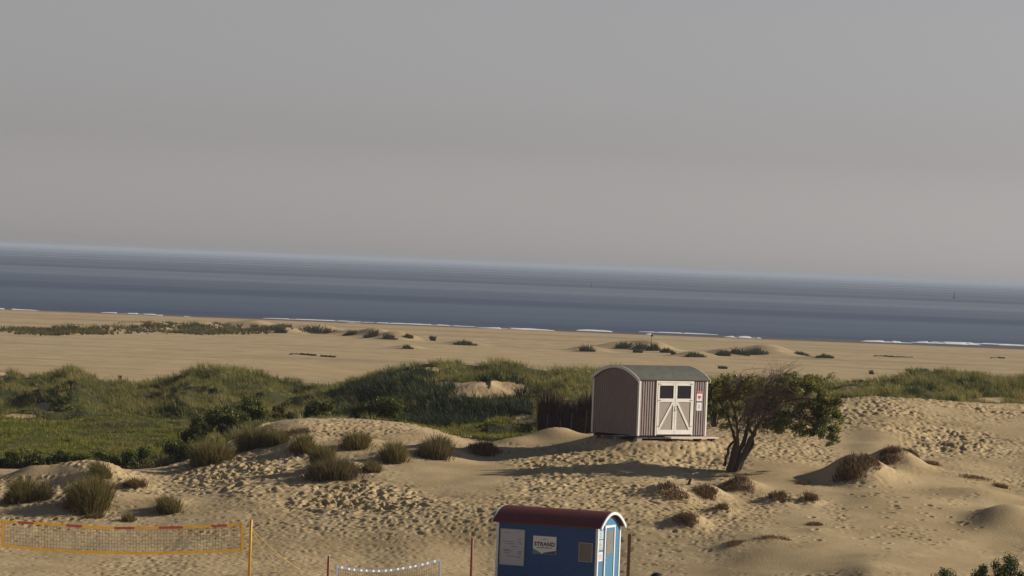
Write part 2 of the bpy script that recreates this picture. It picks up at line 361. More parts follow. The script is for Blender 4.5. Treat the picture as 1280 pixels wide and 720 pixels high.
def pits(x, y, c, r0, seed, dens, sy=1.0):
    gx = x/c; gy = y/(c*sy); ix = np.floor(gx); iy = np.floor(gy); out = np.zeros_like(x)
    for dx in (-1, 0, 1):
        for dy in (-1, 0, 1):
            jx = ix+dx; jy = iy+dy
            cx = jx+.1+.8*_h(jx, jy, seed); cy = jy+.1+.8*_h(jx, jy, seed+1)
            on = _h(jx, jy, seed+2) < dens; an = _h(jx, jy, seed+3)*PI; rr = r0*(.7+.6*_h(jx, jy, seed+4))
            ux = (gx-cx)*c; uy = (gy-cy)*c*sy; ca = np.cos(an); sa = np.sin(an)
            q = np.hypot((ux*ca+uy*sa)/(rr*1.35), (-ux*sa+uy*ca)/(rr*.85))
            out += on*(-(1-sm(.35, 1.05, q)) + .3*np.exp(-((q-1.25)/.32)**2))
    return out
core = (GY > 132)*(GY < 262)*(np.abs(GX) < 45)
iy0, iy1 = np.where(core.any(1))[0][[0, -1]]; ix0, ix1 = np.where(core.any(0))[0][[0, -1]]
sl_ = (slice(iy0, iy1+1), slice(ix0, ix1+1))
x_, y_ = GX[sl_], GY[sl_]; wx = x_+.15*fbm(x_*1.2, y_*1.2, 60, 2); wy = y_+.15*fbm(x_*1.2, y_*1.2, 61, 2)
Z[sl_] += fp_d[sl_]*boost[sl_]*(.048*pits(wx, wy, .36, .125, 100, np.clip(fp_d[sl_]*.9, 0, 1), 1.25) + np.clip(boost[sl_]-.75, .1, 1.1)*.060*pits(wx+7, wy+3, .78, .27, 200, np.clip(fp_d[sl_]*.75, 0, 1)) + .04*fbm(x_*1.8, y_*1.8, 70, 3))
# loose single tracks over the smooth part at the right
tr = blob(1100, 650, 120, 45, .4)[sl_]*(1-blob(1030, 700, 60, 16, .4)[sl_])
Z[sl_] += tr*.07*pits(x_, y_, .75, .15, 300, .35)
Z += (GY > 300)*(GY < 900)*.05*fbm(GX*.04, GY*.25, 33, 3)
ny, nx = Z.shape
idx = np.arange(ny*nx).reshape(ny, nx)
quads = np.stack([idx[:-1, :-1], idx[:-1, 1:], idx[1:, 1:], idx[1:, :-1]], -1).reshape(-1, 4)
def surf(x, y):
    """height of the finished mesh"""
    x = np.asarray(x, float); y = np.asarray(y, float)
    i = np.clip(np.searchsorted(XS, x)-1, 0, nx-2); j = np.clip(np.searchsorted(YS, y)-1, 0, ny-2)
    fx_ = (x-XS[i])/(XS[i+1]-XS[i]); fy_ = (y-YS[j])/(YS[j+1]-YS[j])
    return (Z[j, i]*(1-fx_)+Z[j, i+1]*fx_)*(1-fy_) + (Z[j+1, i]*(1-fx_)+Z[j+1, i+1]*fx_)*fy_

m, n, p = new_mat('sand'); L = n.links; SANDM = m
def nz(scale, detail=6, vec=None, rough=.55):
    t = n.nodes.new('ShaderNodeTexNoise'); t.inputs['Scale'].default_value = scale; t.inputs['Detail'].default_value = detail; t.inputs['Roughness'].default_value = rough
    if vec: L.new(vec, t.inputs[0])
    return t.outputs[0]
geo_ = n.nodes.new('ShaderNodeNewGeometry'); sep = n.nodes.new('ShaderNodeSeparateXYZ'); L.new(geo_.outputs['Position'], sep.inputs[0])
def ramp(src, a, b, p0=.35, p1=.65):
    r = n.nodes.new('ShaderNodeValToRGB'); r.color_ramp.elements[0].position = p0; r.color_ramp.elements[1].position = p1
    r.color_ramp.elements[0].color = a+(1,); r.color_ramp.elements[1].color = b+(1,); L.new(src, r.inputs[0]); return r.outputs[0]
def mr(src, a, b, c=0, d=1):
    r = n.nodes.new('ShaderNodeMapRange'); r.inputs[1].default_value = a; r.inputs[2].default_value = b; r.inputs[3].default_value = c; r.inputs[4].default_value = d
    L.new(src, r.inputs[0]); return r.outputs[0]
def mixc(f, a, b, mode='MIX'):
    r = n.nodes.new('ShaderNodeMixRGB'); r.blend_type = mode
    for k, s in ((0, f), (1, a), (2, b)):
        if isinstance(s, (int, float)): r.inputs[k].default_value = s
        elif isinstance(s, tuple): r.inputs[k].default_value = s+(1,)
        else: L.new(s, r.inputs[k])
    return r.outputs[0]
def mul(a, b):
    r = n.nodes.new('ShaderNodeMath'); r.operation = 'MULTIPLY'
    for k, s in ((0, a), (1, b)):
        if isinstance(s, (int, float)): r.inputs[k].default_value = s
        else: L.new(s, r.inputs[k])
    return r.outputs[0]
P_ = geo_.outputs['Position']
st = n.nodes.new('ShaderNodeMapping'); st.inputs['Scale'].default_value = (.012, .09, 1); L.new(P_, st.inputs[0])
SAND_A, SAND_B = (.40, .295, .155), (.53, .40, .222)
c1 = ramp(nz(.35, 6, P_), SAND_A, SAND_B)
c2 = mixc(mul(mr(nz(14, 3, P_), .35, .8), .25), c1, (.26, .17, .10))
streak = mr(nz(1, 7, st.outputs[0], .65), .50, .64)
farm_ = mr(sep.outputs[1], 290, 330)
c3 = mixc(mul(mul(streak, farm_), .55), c2, (.22, .155, .105))
wet = mr(sep.outputs[1], 840, 895); c4 = mixc(wet, c3, (.13, .105, .08))
av = n.nodes.new('ShaderNodeAttribute'); av.attribute_name = 'veg'
vegc = ramp(nz(.5, 5, P_), (.035, .04, .014), (.075, .075, .03))
vf = n.nodes.new('ShaderNodeMath'); vf.operation = 'ADD'; L.new(av.outputs['Fac'], vf.inputs[0]); L.new(mr(nz(2.5, 5, P_), 0, 1, -.3, .3), vf.inputs[1])
c5 = mixc(mr(vf.outputs[0], .35, .65), c4, vegc)
L.new(c5, p.inputs['Base Color']); p.inputs['Roughness'].default_value = .95; p.inputs['Specular IOR Level'].default_value = .1
nb = nz(9, 5, P_); bp = n.nodes.new('ShaderNodeBump'); bp.inputs['Strength'].default_value = .6; bp.inputs['Distance'].default_value = .03
L.new(nb, bp.inputs['Height']); L.new(bp.outputs[0], p.inputs['Normal'])
vegatt = VGm
ground = np_mesh('sand_ground', np.stack([GX, GY, Z], -1).reshape(-1, 3), quads=quads, mat=SANDM, smooth=True, attrs={'veg': vegatt.ravel()})
tag(ground, kind='structure')

# ------------------------------------------------------------------ sea
m, n, p = new_mat('sea water'); L = n.links
g_ = n.nodes.new('ShaderNodeNewGeometry'); P_ = g_.outputs['Position']
mp = n.nodes.new('ShaderNodeMapping'); mp.inputs['Scale'].default_value = (.00005, .0007, 1); L.new(P_, mp.inputs[0])
mp2 = n.nodes.new('ShaderNodeMapping'); mp2.inputs['Scale'].default_value = (.010, .035, 1); L.new(P_, mp2.inputs[0])
band = nz(1, 3, mp.outputs[0], .5); chop = nz(1, 6, mp2.outputs[0], .65)
c = ramp(band, (.018, .050, .105), (.038, .076, .125), .42, .60)
c = mixc(mul(mr(chop, .42, .66), .8), c, (.010, .017, .03))
L.new(c, p.inputs['Base Color'])
L.new(mr(band, .48, .62, .42, .20), p.inputs['Roughness']); p.inputs['IOR'].default_value = 1.33
bp = n.nodes.new('ShaderNodeBump'); bp.inputs['Distance'].default_value = 1.0; bp.inputs['Strength'].default_value = .6
L.new(mr(band, .48, .62, .9, .25), bp.inputs['Strength'])
L.new(chop, bp.inputs['Height']); L.new(bp.outputs[0], p.inputs['Normal'])
WATER = m
sy = np.concatenate([ax([(880, 1400, 20)]), geo(1400, 44000, 60, 1.15)[1:]]); sx = np.linspace(-40000, 40000, 41)
sX, sY = np.meshgrid(sx, sy); k_ = np.arange(sX.size).reshape(sX.shape)
sea = np_mesh('sea_water', np.stack([sX, sY, 0*sX], -1).reshape(-1, 3), quads=np.stack([k_[:-1, :-1], k_[:-1, 1:], k_[1:, 1:], k_[1:, :-1]], -1).reshape(-1, 4), mat=WATER)
tag(sea, kind='structure')
# breaking waves along the shore
FOAM = mat('sea foam', (.80, .80, .78), .8, .12, 3)
vs = []; fs = []
for px0, px1, v, hgt in [(-60, 62, 83, .55), (22, 50, 86, .35), (118, 215, 82, .45), (150, 262, 84, .6), (-80, 40, 88, .4), (330, 355, 84, .35), (330, 470, 80.5, .25), (425, 462, 83, .35), (466, 510, 84, .85), (445, 600, 81, .3),
                         (592, 702, 82.5, .55), (722, 768, 80.5, .5), (808, 820, 83, .5), (800, 900, 79, .28), (906, 955, 82, .65), (1078, 1142, 80, .5), (1140, 1228, 79, .6), (1165, 1300, 77.5, .35), (1250, 1400, 78, .4)]:
    N = max(8, int((px1-px0)/1.5)); d = CAMZ*F/v
    for i in range(N+1):
        t = i/N; px = px0+(px1-px0)*t; x = (px-640)/F*d; env = math.sin(PI*min(1, max(.0, t)))**.45
        h = 0.9*hgt*env*(.45+.55*(vnoise(np.array(px*.09), np.array(v*3.), 6) > -.22))*(.8+.25*float(vnoise(np.array(px*.12), np.array(v), 3))); w = .8+hgt*1.6
        yy = d + 2.0*float(vnoise(np.array(px*.06), np.array(v+.5), 8))
        nb_ = len(vs)
        vs += [(x, yy-w*1.4, .02), (x, yy-w*.5, h*.55+.02), (x, yy, h+.02), (x, yy+w, .0)]
        if i < N:
            for q in range(3): fs.append((nb_+q, nb_+4+q, nb_+5+q, nb_+1+q))
foam = MB().add(vs, fs).build('surf_waves', FOAM, smooth=True); tag(foam, kind='structure')

# ------------------------------------------------------------------ haze
m = bpy.data.materials.new('haze'); m.use_nodes = True; n = m.node_tree; n.nodes.clear()
pv = n.nodes.new('ShaderNodeVolumePrincipled'); pv.inputs['Color'].default_value = (.56, .62, .72, 1); pv.inputs['Density'].default_value = 1.0e-4
pv.inputs['Anisotropy'].default_value = 0.0
mo = n.nodes.new('ShaderNodeOutputMaterial'); n.links.new(pv.outputs[0], mo.inputs['Volume'])
hz = MB().box(-46000, 46000, -4500, 52000, -9.5, 18.5).build('haze', m); tag(hz, kind='stuff')

# ------------------------------------------------------------------ vegetation builders
def blades(base, tip, width, c0, c1, name, parent=None, material=None, bow=.12):
    """base,tip (n,3); width (n,); colours (n,3)"""
    n_ = len(base); a = rng.uniform(0, PI, n_)
    w = np.stack([np.cos(a), np.sin(a)*.6, 0*a], -1)*width[:, None]/2
    d = tip-base; mid = base+d*.5; mid[:, 2] += np.linalg.norm(d[:, :2], axis=1)*bow*2
    V = np.stack([base-w, base+w, mid-w*.85, mid+w*.85, tip], 1).reshape(-1, 3)
    k = np.arange(n_)*5
    Q = np.stack([k, k+1, k+3, k+2], -1); T = np.stack([k+2, k+3, k+4], -1)
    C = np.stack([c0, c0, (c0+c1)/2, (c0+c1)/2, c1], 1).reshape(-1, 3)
    return np_mesh(name, V, quads=Q, tris=T, mat=material or GRASS, parent=parent, col=C)
MARR = np.array([[.10, .12, .025], [.22, .20, .06], [.17, .19, .04], [.32, .26, .10], [.21, .21, .055], [.11, .125, .03]])*np.array([1.28, 1.22, .95])
TAN = np.array([.40, .32, .17])
def field(name, fn, n_try, hgt, nb_, width, palette, tipc, tipmix, lean=.5, ylim=(178, 296)):
    y = rng.uniform(ylim[0], ylim[1], n_try); x = rng.uniform(-.155, .155, n_try)*y
    z = surf(x, y); px, py = proj(x, y, z); keep = fn(x, y, px, py) > rng.uniform(0, 1, n_try)
    x, y, z, px, py = x[keep], y[keep], z[keep], px[keep], py[keep]
    nn = len(x); hs_ = hgt(x, y, px, py)*rng.uniform(.65, 1.25, nn)
    pi = np.clip(((1.3*fbm(x*.4, y*.25, 91, 3)+.5)*len(palette)+rng.uniform(-.6, .6, nn)).astype(int), 0, len(palette)-1)
    cc = palette[pi]*rng.uniform(.8, 1.2, (nn, 1))
    rep = lambda a: np.repeat(a, nb_, axis=0)
    N = nn*nb_; a = rng.uniform(0, 2*PI, N); r = rng.uniform(0, .16, N); H = rep(hs_)*rng.uniform(.55, 1.1, N)
    base = np.stack([rep(x)+np.cos(a)*r, rep(y)+np.sin(a)*r, rep(z)-.04], -1)
    sp = rng.uniform(.1, 1, N)*lean*H
    tip = base+np.stack([np.cos(a)*sp-.18*H, np.sin(a)*sp, H], -1)
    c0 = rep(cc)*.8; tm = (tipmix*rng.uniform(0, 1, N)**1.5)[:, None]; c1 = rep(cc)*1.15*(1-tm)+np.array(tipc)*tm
    print(name, N)
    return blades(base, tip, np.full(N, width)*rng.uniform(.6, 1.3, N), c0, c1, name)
def inb(px, py, boxes):
    r = np.zeros_like(px)
    for cx, cy, rx, ry in boxes: r = np.maximum(r, 1-sm(.65, 1.2, np.hypot((px-cx)/rx, (py-cy)/ry)))
    return r
def sandmask(px, py):
    r = np.zeros_like(px)
    for cx, cy, rx, ry in SANDP: r = np.maximum(r, 1-sm(.8, 1.15, np.hypot((px-cx)/rx, (py-cy)/ry)))
    return r
def valley(x, y, px): return sm(192, 196, y)*(1-sm(236, 243, y))*(1-sm(215, 300, px)) 
def strip(x, y, px): return (px > 490)*(px < 672)*sm(188, 190, y)*(1-sm(204, 207, y))
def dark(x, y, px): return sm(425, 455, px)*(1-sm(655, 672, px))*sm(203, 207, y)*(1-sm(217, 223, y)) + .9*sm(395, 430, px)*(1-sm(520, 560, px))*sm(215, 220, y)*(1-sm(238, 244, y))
GREENP = np.array([[.06, .08, .012], [.10, .115, .015], [.13, .135, .02], [.045, .06, .012]])
OLIVE = np.array([[.13, .14, .03], [.20, .19, .04], [.10, .11, .025], [.28, .22, .05]])
BUSH = [
 (250, 524, 56, 190, 'leafy shrub at the left foot of the long dark shrub row', GREENP),
 (284, 505, 56, 191, 'dark leafy shrub in the middle of the row above the sand hollow', GREENP),
 (318, 490, 50, 193, 'tallest shrub of the row, reaching towards the green dune top', np.concatenate([GREENP, OLIVE[:1]])),
 (352, 500, 40, 195, 'broad shrub at the right end of the dark shrub row', GREENP),
 (400, 494, 44, 196, 'low shrub just behind the sandy dune crest', GREENP),
 (455, 500, 40, 196, 'rounded shrub left of the bright leafy one behind the dune crest', GREENP),
 (488, 490, 42, 196, 'bright leafy shrub standing before the dark slope', GREENP*1.15),
 (218, 546, 48, 187, 'low dark shrub above the shaded sand hollow', GREENP),
 (172, 556, 52, 184, 'dense bright green shrub behind the knoll', GREENP*1.3),
 (128, 558, 46, 184, 'shrub directly behind the sandy knoll', GREENP*1.3),
 (84, 560, 50, 184, 'low hedge shrub left of the sandy knoll', GREENP*1.2),
 (44, 559, 50, 184, 'dark hedge shrub behind the leftmost tussock', GREENP),
 (6, 557, 46, 184, 'hedge shrub cut by the left edge of the picture', GREENP),
]
_BX = []
for b_ in BUSH: _BX.append((at(b_[0], b_[1], b_[3])[0], b_[3], b_[2]/(F/b_[3])/2*.8))
def nobush(x, y):
    r_ = np.ones_like(x)
    for bx, by, w_ in _BX: r_ = r_*(1-.92*(np.abs(x-bx) < w_)*(y > by-3.5)*(y < by+1))
    return r_
def f_marram(x, y, px, py):
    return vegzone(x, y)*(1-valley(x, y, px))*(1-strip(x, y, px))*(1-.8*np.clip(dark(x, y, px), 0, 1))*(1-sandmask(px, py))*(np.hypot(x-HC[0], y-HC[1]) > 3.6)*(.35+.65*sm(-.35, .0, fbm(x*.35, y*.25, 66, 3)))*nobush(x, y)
g1 = field('marram_grass', f_marram, 64000, lambda x, y, px, py: .42+.42*fbm(x*.45, y*.3, 55, 2), 11, .026, MARR, TAN, .9, lean=.9)
tag(g1, 'tall tan-tipped marram grass covering the green dunes behind the sand', 'grass', kind='stuff')
g2 = field('meadow_grass', lambda x, y, px, py: np.clip(valley(x, y, px)+strip(x, y, px), 0, 1)*(1-.8*sandmask(px, py))*nobush(x, y), 60000, lambda x, y, px, py: .18+.22*np.clip(fbm(x*.4, y*.25, 15, 3), -.3, 1), 7, .035,
           np.array([[.21, .22, .025], [.26, .25, .03], [.18, .20, .022], [.28, .24, .05]]), [.2, .18, .07], .35, ylim=(187, 245))
tag(g2, 'short bright green grass in the hollow between the dunes', 'grass', kind='stuff')
g3 = field('shade_toned_scrub', lambda x, y, px, py: np.clip(dark(x, y, px), 0, 1)*(1-sandmask(px, py))*nobush(x, y), 34000, lambda x, y, px, py: .55+.3*fbm(x*.4, y*.4, 25, 2), 9, .036,
           np.array([[.030, .046, .020], [.040, .055, .022], [.025, .040, .020]]), [.09, .10, .05], .4, lean=.8, ylim=(200, 248))  # very dark palette: the shade of this slope is put into the scrub colour
tag(g3, 'dark green scrub, darkened further as shade, on the dune slope behind the sand ridge', 'scrub', kind='stuff')
# far strip of grass before the surf
def f_far(x, y, px, py):
    r = np.zeros_like(px)
    for a, b, sx_, sy_ in [(px_, py_, max(10, s*7), 4.0) for px_, py_, _, s, _2 in FARM if px_ < 345]: r = np.maximum(r, (1-sm(.5, 1.1, np.hypot((px-a)/sx_, (py-b+1)/sy_))))
    r = np.maximum(r, .35*inb(px, py, [(30, 414, 40, 2), (110, 415, 100, 3.5), (270, 416, 70, 3)]))
    return r*(.4+sm(-.1, .25, fbm(x*.12, y*.05, 63, 3)))
g4 = field('beach_grass', f_far, 130000, lambda x, y, px, py: .62+.5*fbm(x*.1, y*.1, 5, 2), 7, .12, MARR*.4, TAN*.6, .4, lean=.9, ylim=(590, 760))
tag(g4, 'patchy grass growing along the low beach dunes before the surf', 'grass', kind='stuff')

def tussock(px, py, wpx, hpx, label, kind='green', group='grass tussocks on the near sand', name='grass_tussock', far=False):
    if kind == 'brown': py = py-8; wpx = wpx*1.3; hpx = hpx*.72
    if far: wpx = wpx*1.2; hpx = hpx*1.35
    p = hit(px, py, surf_march); s = F/p[1]; W_ = wpx/s/2; H = hpx/s
    root_z = float(surf(p[0], p[1]))
    n_ = int(2600*min(2.2, max(.35, (wpx*hpx)/1200))) if not far else 420
    a = rng.uniform(0, 2*PI, n_); r = np.sqrt(rng.uniform(0, 1, n_))*W_*.72
    # a lumpy outline: a few sub-clumps
    kc = max(3, int(W_*5)); cxs = rng.uniform(-.62, .62, kc)*W_; cys = rng.uniform(-.6, .6, kc)*W_; ch = rng.uniform(.45, 1.0, kc)*(1-.3*np.abs(cxs)/max(W_, .01)); ch[0] = 1; cxs[0] *= .4
    ci = rng.integers(0, kc, n_)
    cw = rng.uniform(.35, .7, kc); bx = np.where(rng.uniform(0, 1, n_) < .2, np.cos(a)*r*.8, cxs[ci]+np.cos(a)*r*cw[ci]); by = np.where(rng.uniform(0, 1, n_) < .3, np.sin(a)*r*.9, cys[ci]+np.sin(a)*r*cw[ci]*.9)
    if not far:
        st_ = rng.uniform(0, 1, n_) < .09; bx = np.where(st_, bx*rng.uniform(1.0, 1.9, n_)+rng.normal(size=n_)*.08, bx); by = np.where(st_, by*rng.uniform(1.0, 2.0, n_), by)
    gx = p[0]+bx; gy = p[1]+by; gz = surf(gx, gy)
    rr_ = np.hypot(bx, by)/max(W_, .05); Hh = H*1.0*ch[ci]*(.25+.85*rng.uniform(0, 1, n_)**.8)*(1-.45*np.clip(rr_, 0, 1)**2)
    out = np.stack([bx, by], -1)/max(W_, .05)
    ang = rng.uniform(0, 2*PI, n_); sp = rng.uniform(.1, .55, n_)*Hh
    brown = kind == 'brown'
    drop = np.clip(rng.uniform(.3, 1.0, n_) if brown else rng.uniform(.8, 1.05, n_)-.75*rr_**2*rng.uniform(0, 1, n_), -.1, 1.05)
    wl = rng.uniform(-.45, .05); tx = bx+out[:, 0]*Hh*.6+np.cos(ang)*sp+wl*Hh*rng.uniform(.4, 1.3, n_); ty = by+out[:, 1]*Hh*.45+np.sin(ang)*sp
    base = np.stack([bx, by, gz-root_z-.03], -1); tip = np.stack([tx, ty, gz-root_z+Hh*drop], -1)
    if far: c0 = np.array([.04, .045, .02]); c1 = np.array([.06, .065, .03])
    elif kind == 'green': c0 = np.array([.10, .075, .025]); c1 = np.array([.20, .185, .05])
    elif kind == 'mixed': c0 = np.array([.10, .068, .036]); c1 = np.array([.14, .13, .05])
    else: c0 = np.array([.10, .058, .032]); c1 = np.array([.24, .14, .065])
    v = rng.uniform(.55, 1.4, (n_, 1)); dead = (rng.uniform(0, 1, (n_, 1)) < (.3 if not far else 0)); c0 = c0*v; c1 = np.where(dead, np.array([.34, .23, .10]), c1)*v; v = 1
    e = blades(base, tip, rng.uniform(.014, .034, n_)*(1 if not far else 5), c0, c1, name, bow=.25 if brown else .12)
    e.location = (p[0], p[1], root_z); tag(e, label, 'tussock', group); return e
def surf_march(x, y): return surf(x, y)
TUS = [
 (30, 628, 46, 36, 'dark green grass tussock at the left edge above the yellow net', 'green'),
 (57, 624, 24, 26, 'thin browning tussock just right of the leftmost dark tussock', 'mixed'),
 (117, 635, 62, 52, 'largest dark green tussock of the near sand, above the middle of the yellow net', 'green'),
 (128, 594, 34, 22, 'sparse tussock on the crest of the knoll behind the largest tussock', 'green'),
 (172, 615, 36, 16, 'low brown tussock right of the largest tussock', 'brown'),
 (213, 639, 44, 24, 'spiky green tussock above the right half of the yellow net', 'green'),
 (160, 651, 26, 11, 'small low tussock directly behind the top tape of the yellow net', 'green'),
 (120, 648, 30, 9, 'flat little tussock in the shade below the largest tussock', 'mixed'),
 (266, 577, 62, 36, 'wide green tussock hanging over the shaded sand hollow', 'green'),
 (318, 560, 38, 38, 'upright green tussock left of the sandy dune top', 'green'),
 (345, 556, 36, 26, 'green tussock on the left shoulder of the sandy dune top', 'green'),
 (378, 563, 40, 24, 'green tussock in the middle of the sandy dune top', 'green'),
 (377, 541, 52, 9, 'thin sparse grass on the bare crest of the sandy dune', 'mixed'),
 (445, 560, 42, 24, 'rounded green tussock with a dark hollow on its left side', 'green'),
 (405, 582, 34, 34, 'tall pale green tussock above the big brown-based clump', 'green'),
 (418, 598, 74, 30, 'widest clump on the sandy dune, green with a brown matted base', 'mixed'),
 (465, 590, 40, 16, 'low green grass trailing right from the brown-based clump', 'green'),
 (493, 576, 46, 28, 'green tussock between the wide clump and the brown tussocks', 'green'),
 (545, 571, 54, 32, 'big matted brown tussock with a few green blades on top', 'mixed'),
 (603, 572, 38, 20, 'small dark brown tussock at the right end of the sandy dune', 'brown'),
 (838, 624, 44, 13, 'long brown tussock on the leftmost mound below the tree', 'brown'),
 (882, 624, 34, 15, 'domed brown tussock on the mound right below the tree trunk', 'brown'),
 (927, 614, 38, 13, 'brown tussock on the mound just right of the tree foot', 'brown'),
 (861, 657, 36, 13, 'dark brown tussock nearest the blue wagon', 'brown'),
 (903, 642, 24, 9, 'small reddish tussock between the mounds below the tree', 'brown'),
 (975, 629, 34, 14, 'light brown tussock in the middle of the right hand mounds', 'brown'),
 (1014, 630, 20, 13, 'small rusty upright tussock at the right end of the mound row', 'brown'),
 (1004, 613, 26, 7, 'thin flat reddish grass above the small rusty tussock', 'brown'),
 (1062, 600, 46, 20, 'brown tussock on the left of the two high mounds', 'brown'),
 (1086, 588, 26, 16, 'rusty tuft in the gap between the two high mounds', 'brown'),
 (1118, 577, 44, 15, 'brown tussock crowning the right of the two high mounds', 'brown'),
 (1142, 568, 30, 8, 'straw coloured wisp trailing right of the high mound', 'mixed'),
 (1162, 588, 24, 10, 'reddish dry sprig lying on the smooth sand', 'brown'),
 (1228, 607, 48, 7, 'row of thin brown stalks above the smooth round sand mound', 'brown'),
 (1250, 616, 22, 8, 'small brown tuft at the right end of the row of thin stalks', 'brown'),
 (914, 688, 34, 8, 'flat brown tussock lowest on the sand right of the blue wagon', 'brown'),
 (966, 679, 40, 6, 'faint low brown patch of dry grass right of the lowest flat tussock', 'brown'),
 (1020, 664, 20, 6, 'tiny brown tuft alone on the smooth sand', 'brown'),
]
for t_ in TUS: tussock(*t_[:4], t_[4], t_[5])
FT = [(352, 416, 16, 8, 'dark round clump at the right end of the long row of beach dunes'), (397, 416, 44, 10, 'broad dark clump on the beach left of the tall double clump'), (438, 419, 18, 6, 'low flat clump between two larger ones on the far beach'),
      (465, 421, 22, 9, 'tall left half of the double dark clump on the far beach'), (486, 424, 20, 8, 'right half of the double dark clump on the far beach'), (513, 422, 12, 5, 'small clump beside the double dark clump'), (542, 426, 8, 6, 'tiny round clump alone near the surf'),
      (579, 431, 30, 6, 'long low clump nearest the surf left of the grey hut'), (509, 436, 16, 5, 'dark wedge shaped clump below the double clump'), (734, 439, 20, 8, 'dark clump at the left end of the beach dunes above the grey hut'),
      (779, 435, 24, 8, 'clump left of the beacon on the beach dunes'), (800, 436, 22, 8, 'largest clump of the beach dunes above the grey hut roof'), (816, 438, 16, 9, 'clump directly under the yellow beacon'), (797, 441, 12, 5, 'small dark clump in front of the largest one above the hut'),
      (833, 441, 16, 6, 'clump just right of the beacon'), (842, 443, 6, 4, 'tiny round clump right of the beacon'), (869, 446, 26, 6, 'flat clump above the right end of the hut roof'), (905, 445, 18, 8, 'left clump on the highest beach dune behind the tree'),
      (925, 443, 22, 9, 'middle clump on the highest beach dune behind the tree'), (945, 443, 30, 9, 'right clump on the highest beach dune behind the tree'), (1003, 444, 20, 4, 'thin clump right of the highest beach dune'), (1031, 447, 24, 5, 'long thin clump right above the tree crown edge'),
      (903, 461, 14, 4, 'low clump on the beach just left of the tree crown'), (1090, 468, 4, 5, 'tiny dark bush alone on the beach right of the tree'), (1137, 466, 10, 5, 'left one of two dark clumps above the right hand green dunes'), (1153, 465, 18, 5, 'right one of two dark clumps above the right hand green dunes')]
for px, py, w_, h_, lab in FT: tussock(px, py, w_, h_, lab, 'green', 'grass clumps on the far beach', 'grass_clump', True)

def leaves(name, centres, radii, counts, size, palette, mat_, parent=None, origin=(0,0,0), squash=1.0, hollow=.35):
    V = []; C = []
    for (c_, r_, k_) in zip(centres, radii, counts):
        d = rng.normal(size=(k_, 3)); d /= np.linalg.norm(d, axis=1)[:, None]
        rr = rng.uniform(hollow, 1, k_)**.7
        nl = 1+.35*vnoise(d[:, 0]*2.5+c_[0], d[:, 2]*2.5+d[:, 1]*1.7+c_[2], 4)*2
        P = np.array(c_) + d*np.array(r_)*(rr*nl)[:, None]
        keep = vnoise(P[:, 0]*2.2+P[:, 1]*.9, P[:, 2]*2.4+P[:, 1]*1.1, 12) > -.22
        P = P[keep]; n_ = len(P)
        u = rng.normal(size=(n_, 3)); u /= np.linalg.norm(u, axis=1)[:, None]
        w = np.cross(u, rng.normal(size=(n_, 3))); w /= np.linalg.norm(w, axis=1)[:, None]
        s_ = (size*rng.uniform(.6, 1.3, n_))[:, None]
        V.append(np.stack([P-u*s_*.5, P+w*s_*.32, P+u*s_*.5, P-w*s_*.32], 1).reshape(-1, 3))
        cc = palette[rng.integers(0, len(palette), n_)]*rng.uniform(.7, 1.3, (n_, 1)); C.append(np.repeat(cc, 4, axis=0))
    V = np.concatenate(V)-np.array(origin); C = np.concatenate(C); k = np.arange(len(V)//4)*4
    return np_mesh(name, V, quads=np.stack([k, k+1, k+2, k+3], -1), mat=mat_, parent=parent, col=C)
BARK = mat('bark', (.075, .055, .042), .9, .3, 12, .5, 60, stretch=(3, 3, .8))
DEAD = mat('bare twigs', (.20, .145, .11), .85, .3, 10)
def bush(px, py, wpx, hpx, label, pal=GREENP, cat='bush', name='leafy_shrub', group='leafy shrubs in the dunes', depth=1.0, dens=1.0):
    if hpx > 100: d_ = hpx; p = at(px, py, d_); p[2] = p[2]; H = max(.5, p[2]-float(surf(p[0], p[1]))+.05); s = F/d_; W_ = wpx/s/2
    else: p = hit(px, py, surf_march); s = F/p[1]; W_ = wpx/s/2; H = hpx/s*1.1
    o = (p[0], p[1], float(surf(p[0], p[1]))-.05)
    root = empty(name, o); tag(root, label, cat, group)
    cs = []; rs = []; ks = []; n_ = max(9, int(W_*H*13))
    for i in range(n_):
        a = rng.uniform(-1, 1); hz_ = rng.uniform(.25, .85)*(1-.35*a*a); r_ = rng.uniform(.18, .32)*min(H, W_*1.3)
        cs.append((o[0]+a*W_*.85, o[1]+rng.uniform(-.6, .6)*W_*depth, o[2]+H*hz_)); rs.append((r_*1.1, r_*1.1, r_*.9)); ks.append(int(360*dens*max(.5, r_/.35)))
    leaves('foliage', cs, rs, ks, .10, pal, LEAF, root, o, hollow=.2)
    mb = MB()
    for c_ in cs:
        b = Vector((rng.uniform(-.2, .2)*W_, rng.uniform(-.15, .15)*W_, 0)); t_ = Vector(c_)-Vector(o)
        mb.tube([b, b.lerp(t_, .5)+Vector((0, 0, .1*H)), t_, t_+Vector((rng.uniform(-.1, .1), 0, .2))], [.022, .016, .010, .004], 5)
    mb.build('stem', BARK, root)
    return root
for b_ in BUSH: bush(*b_[:4], b_[4], b_[5])
bush(893, 533, 34, 58, 'dark tall shrub squeezed between the grey hut and the leaning tree', GREENP*.9, name='dark_shrub', group=None)
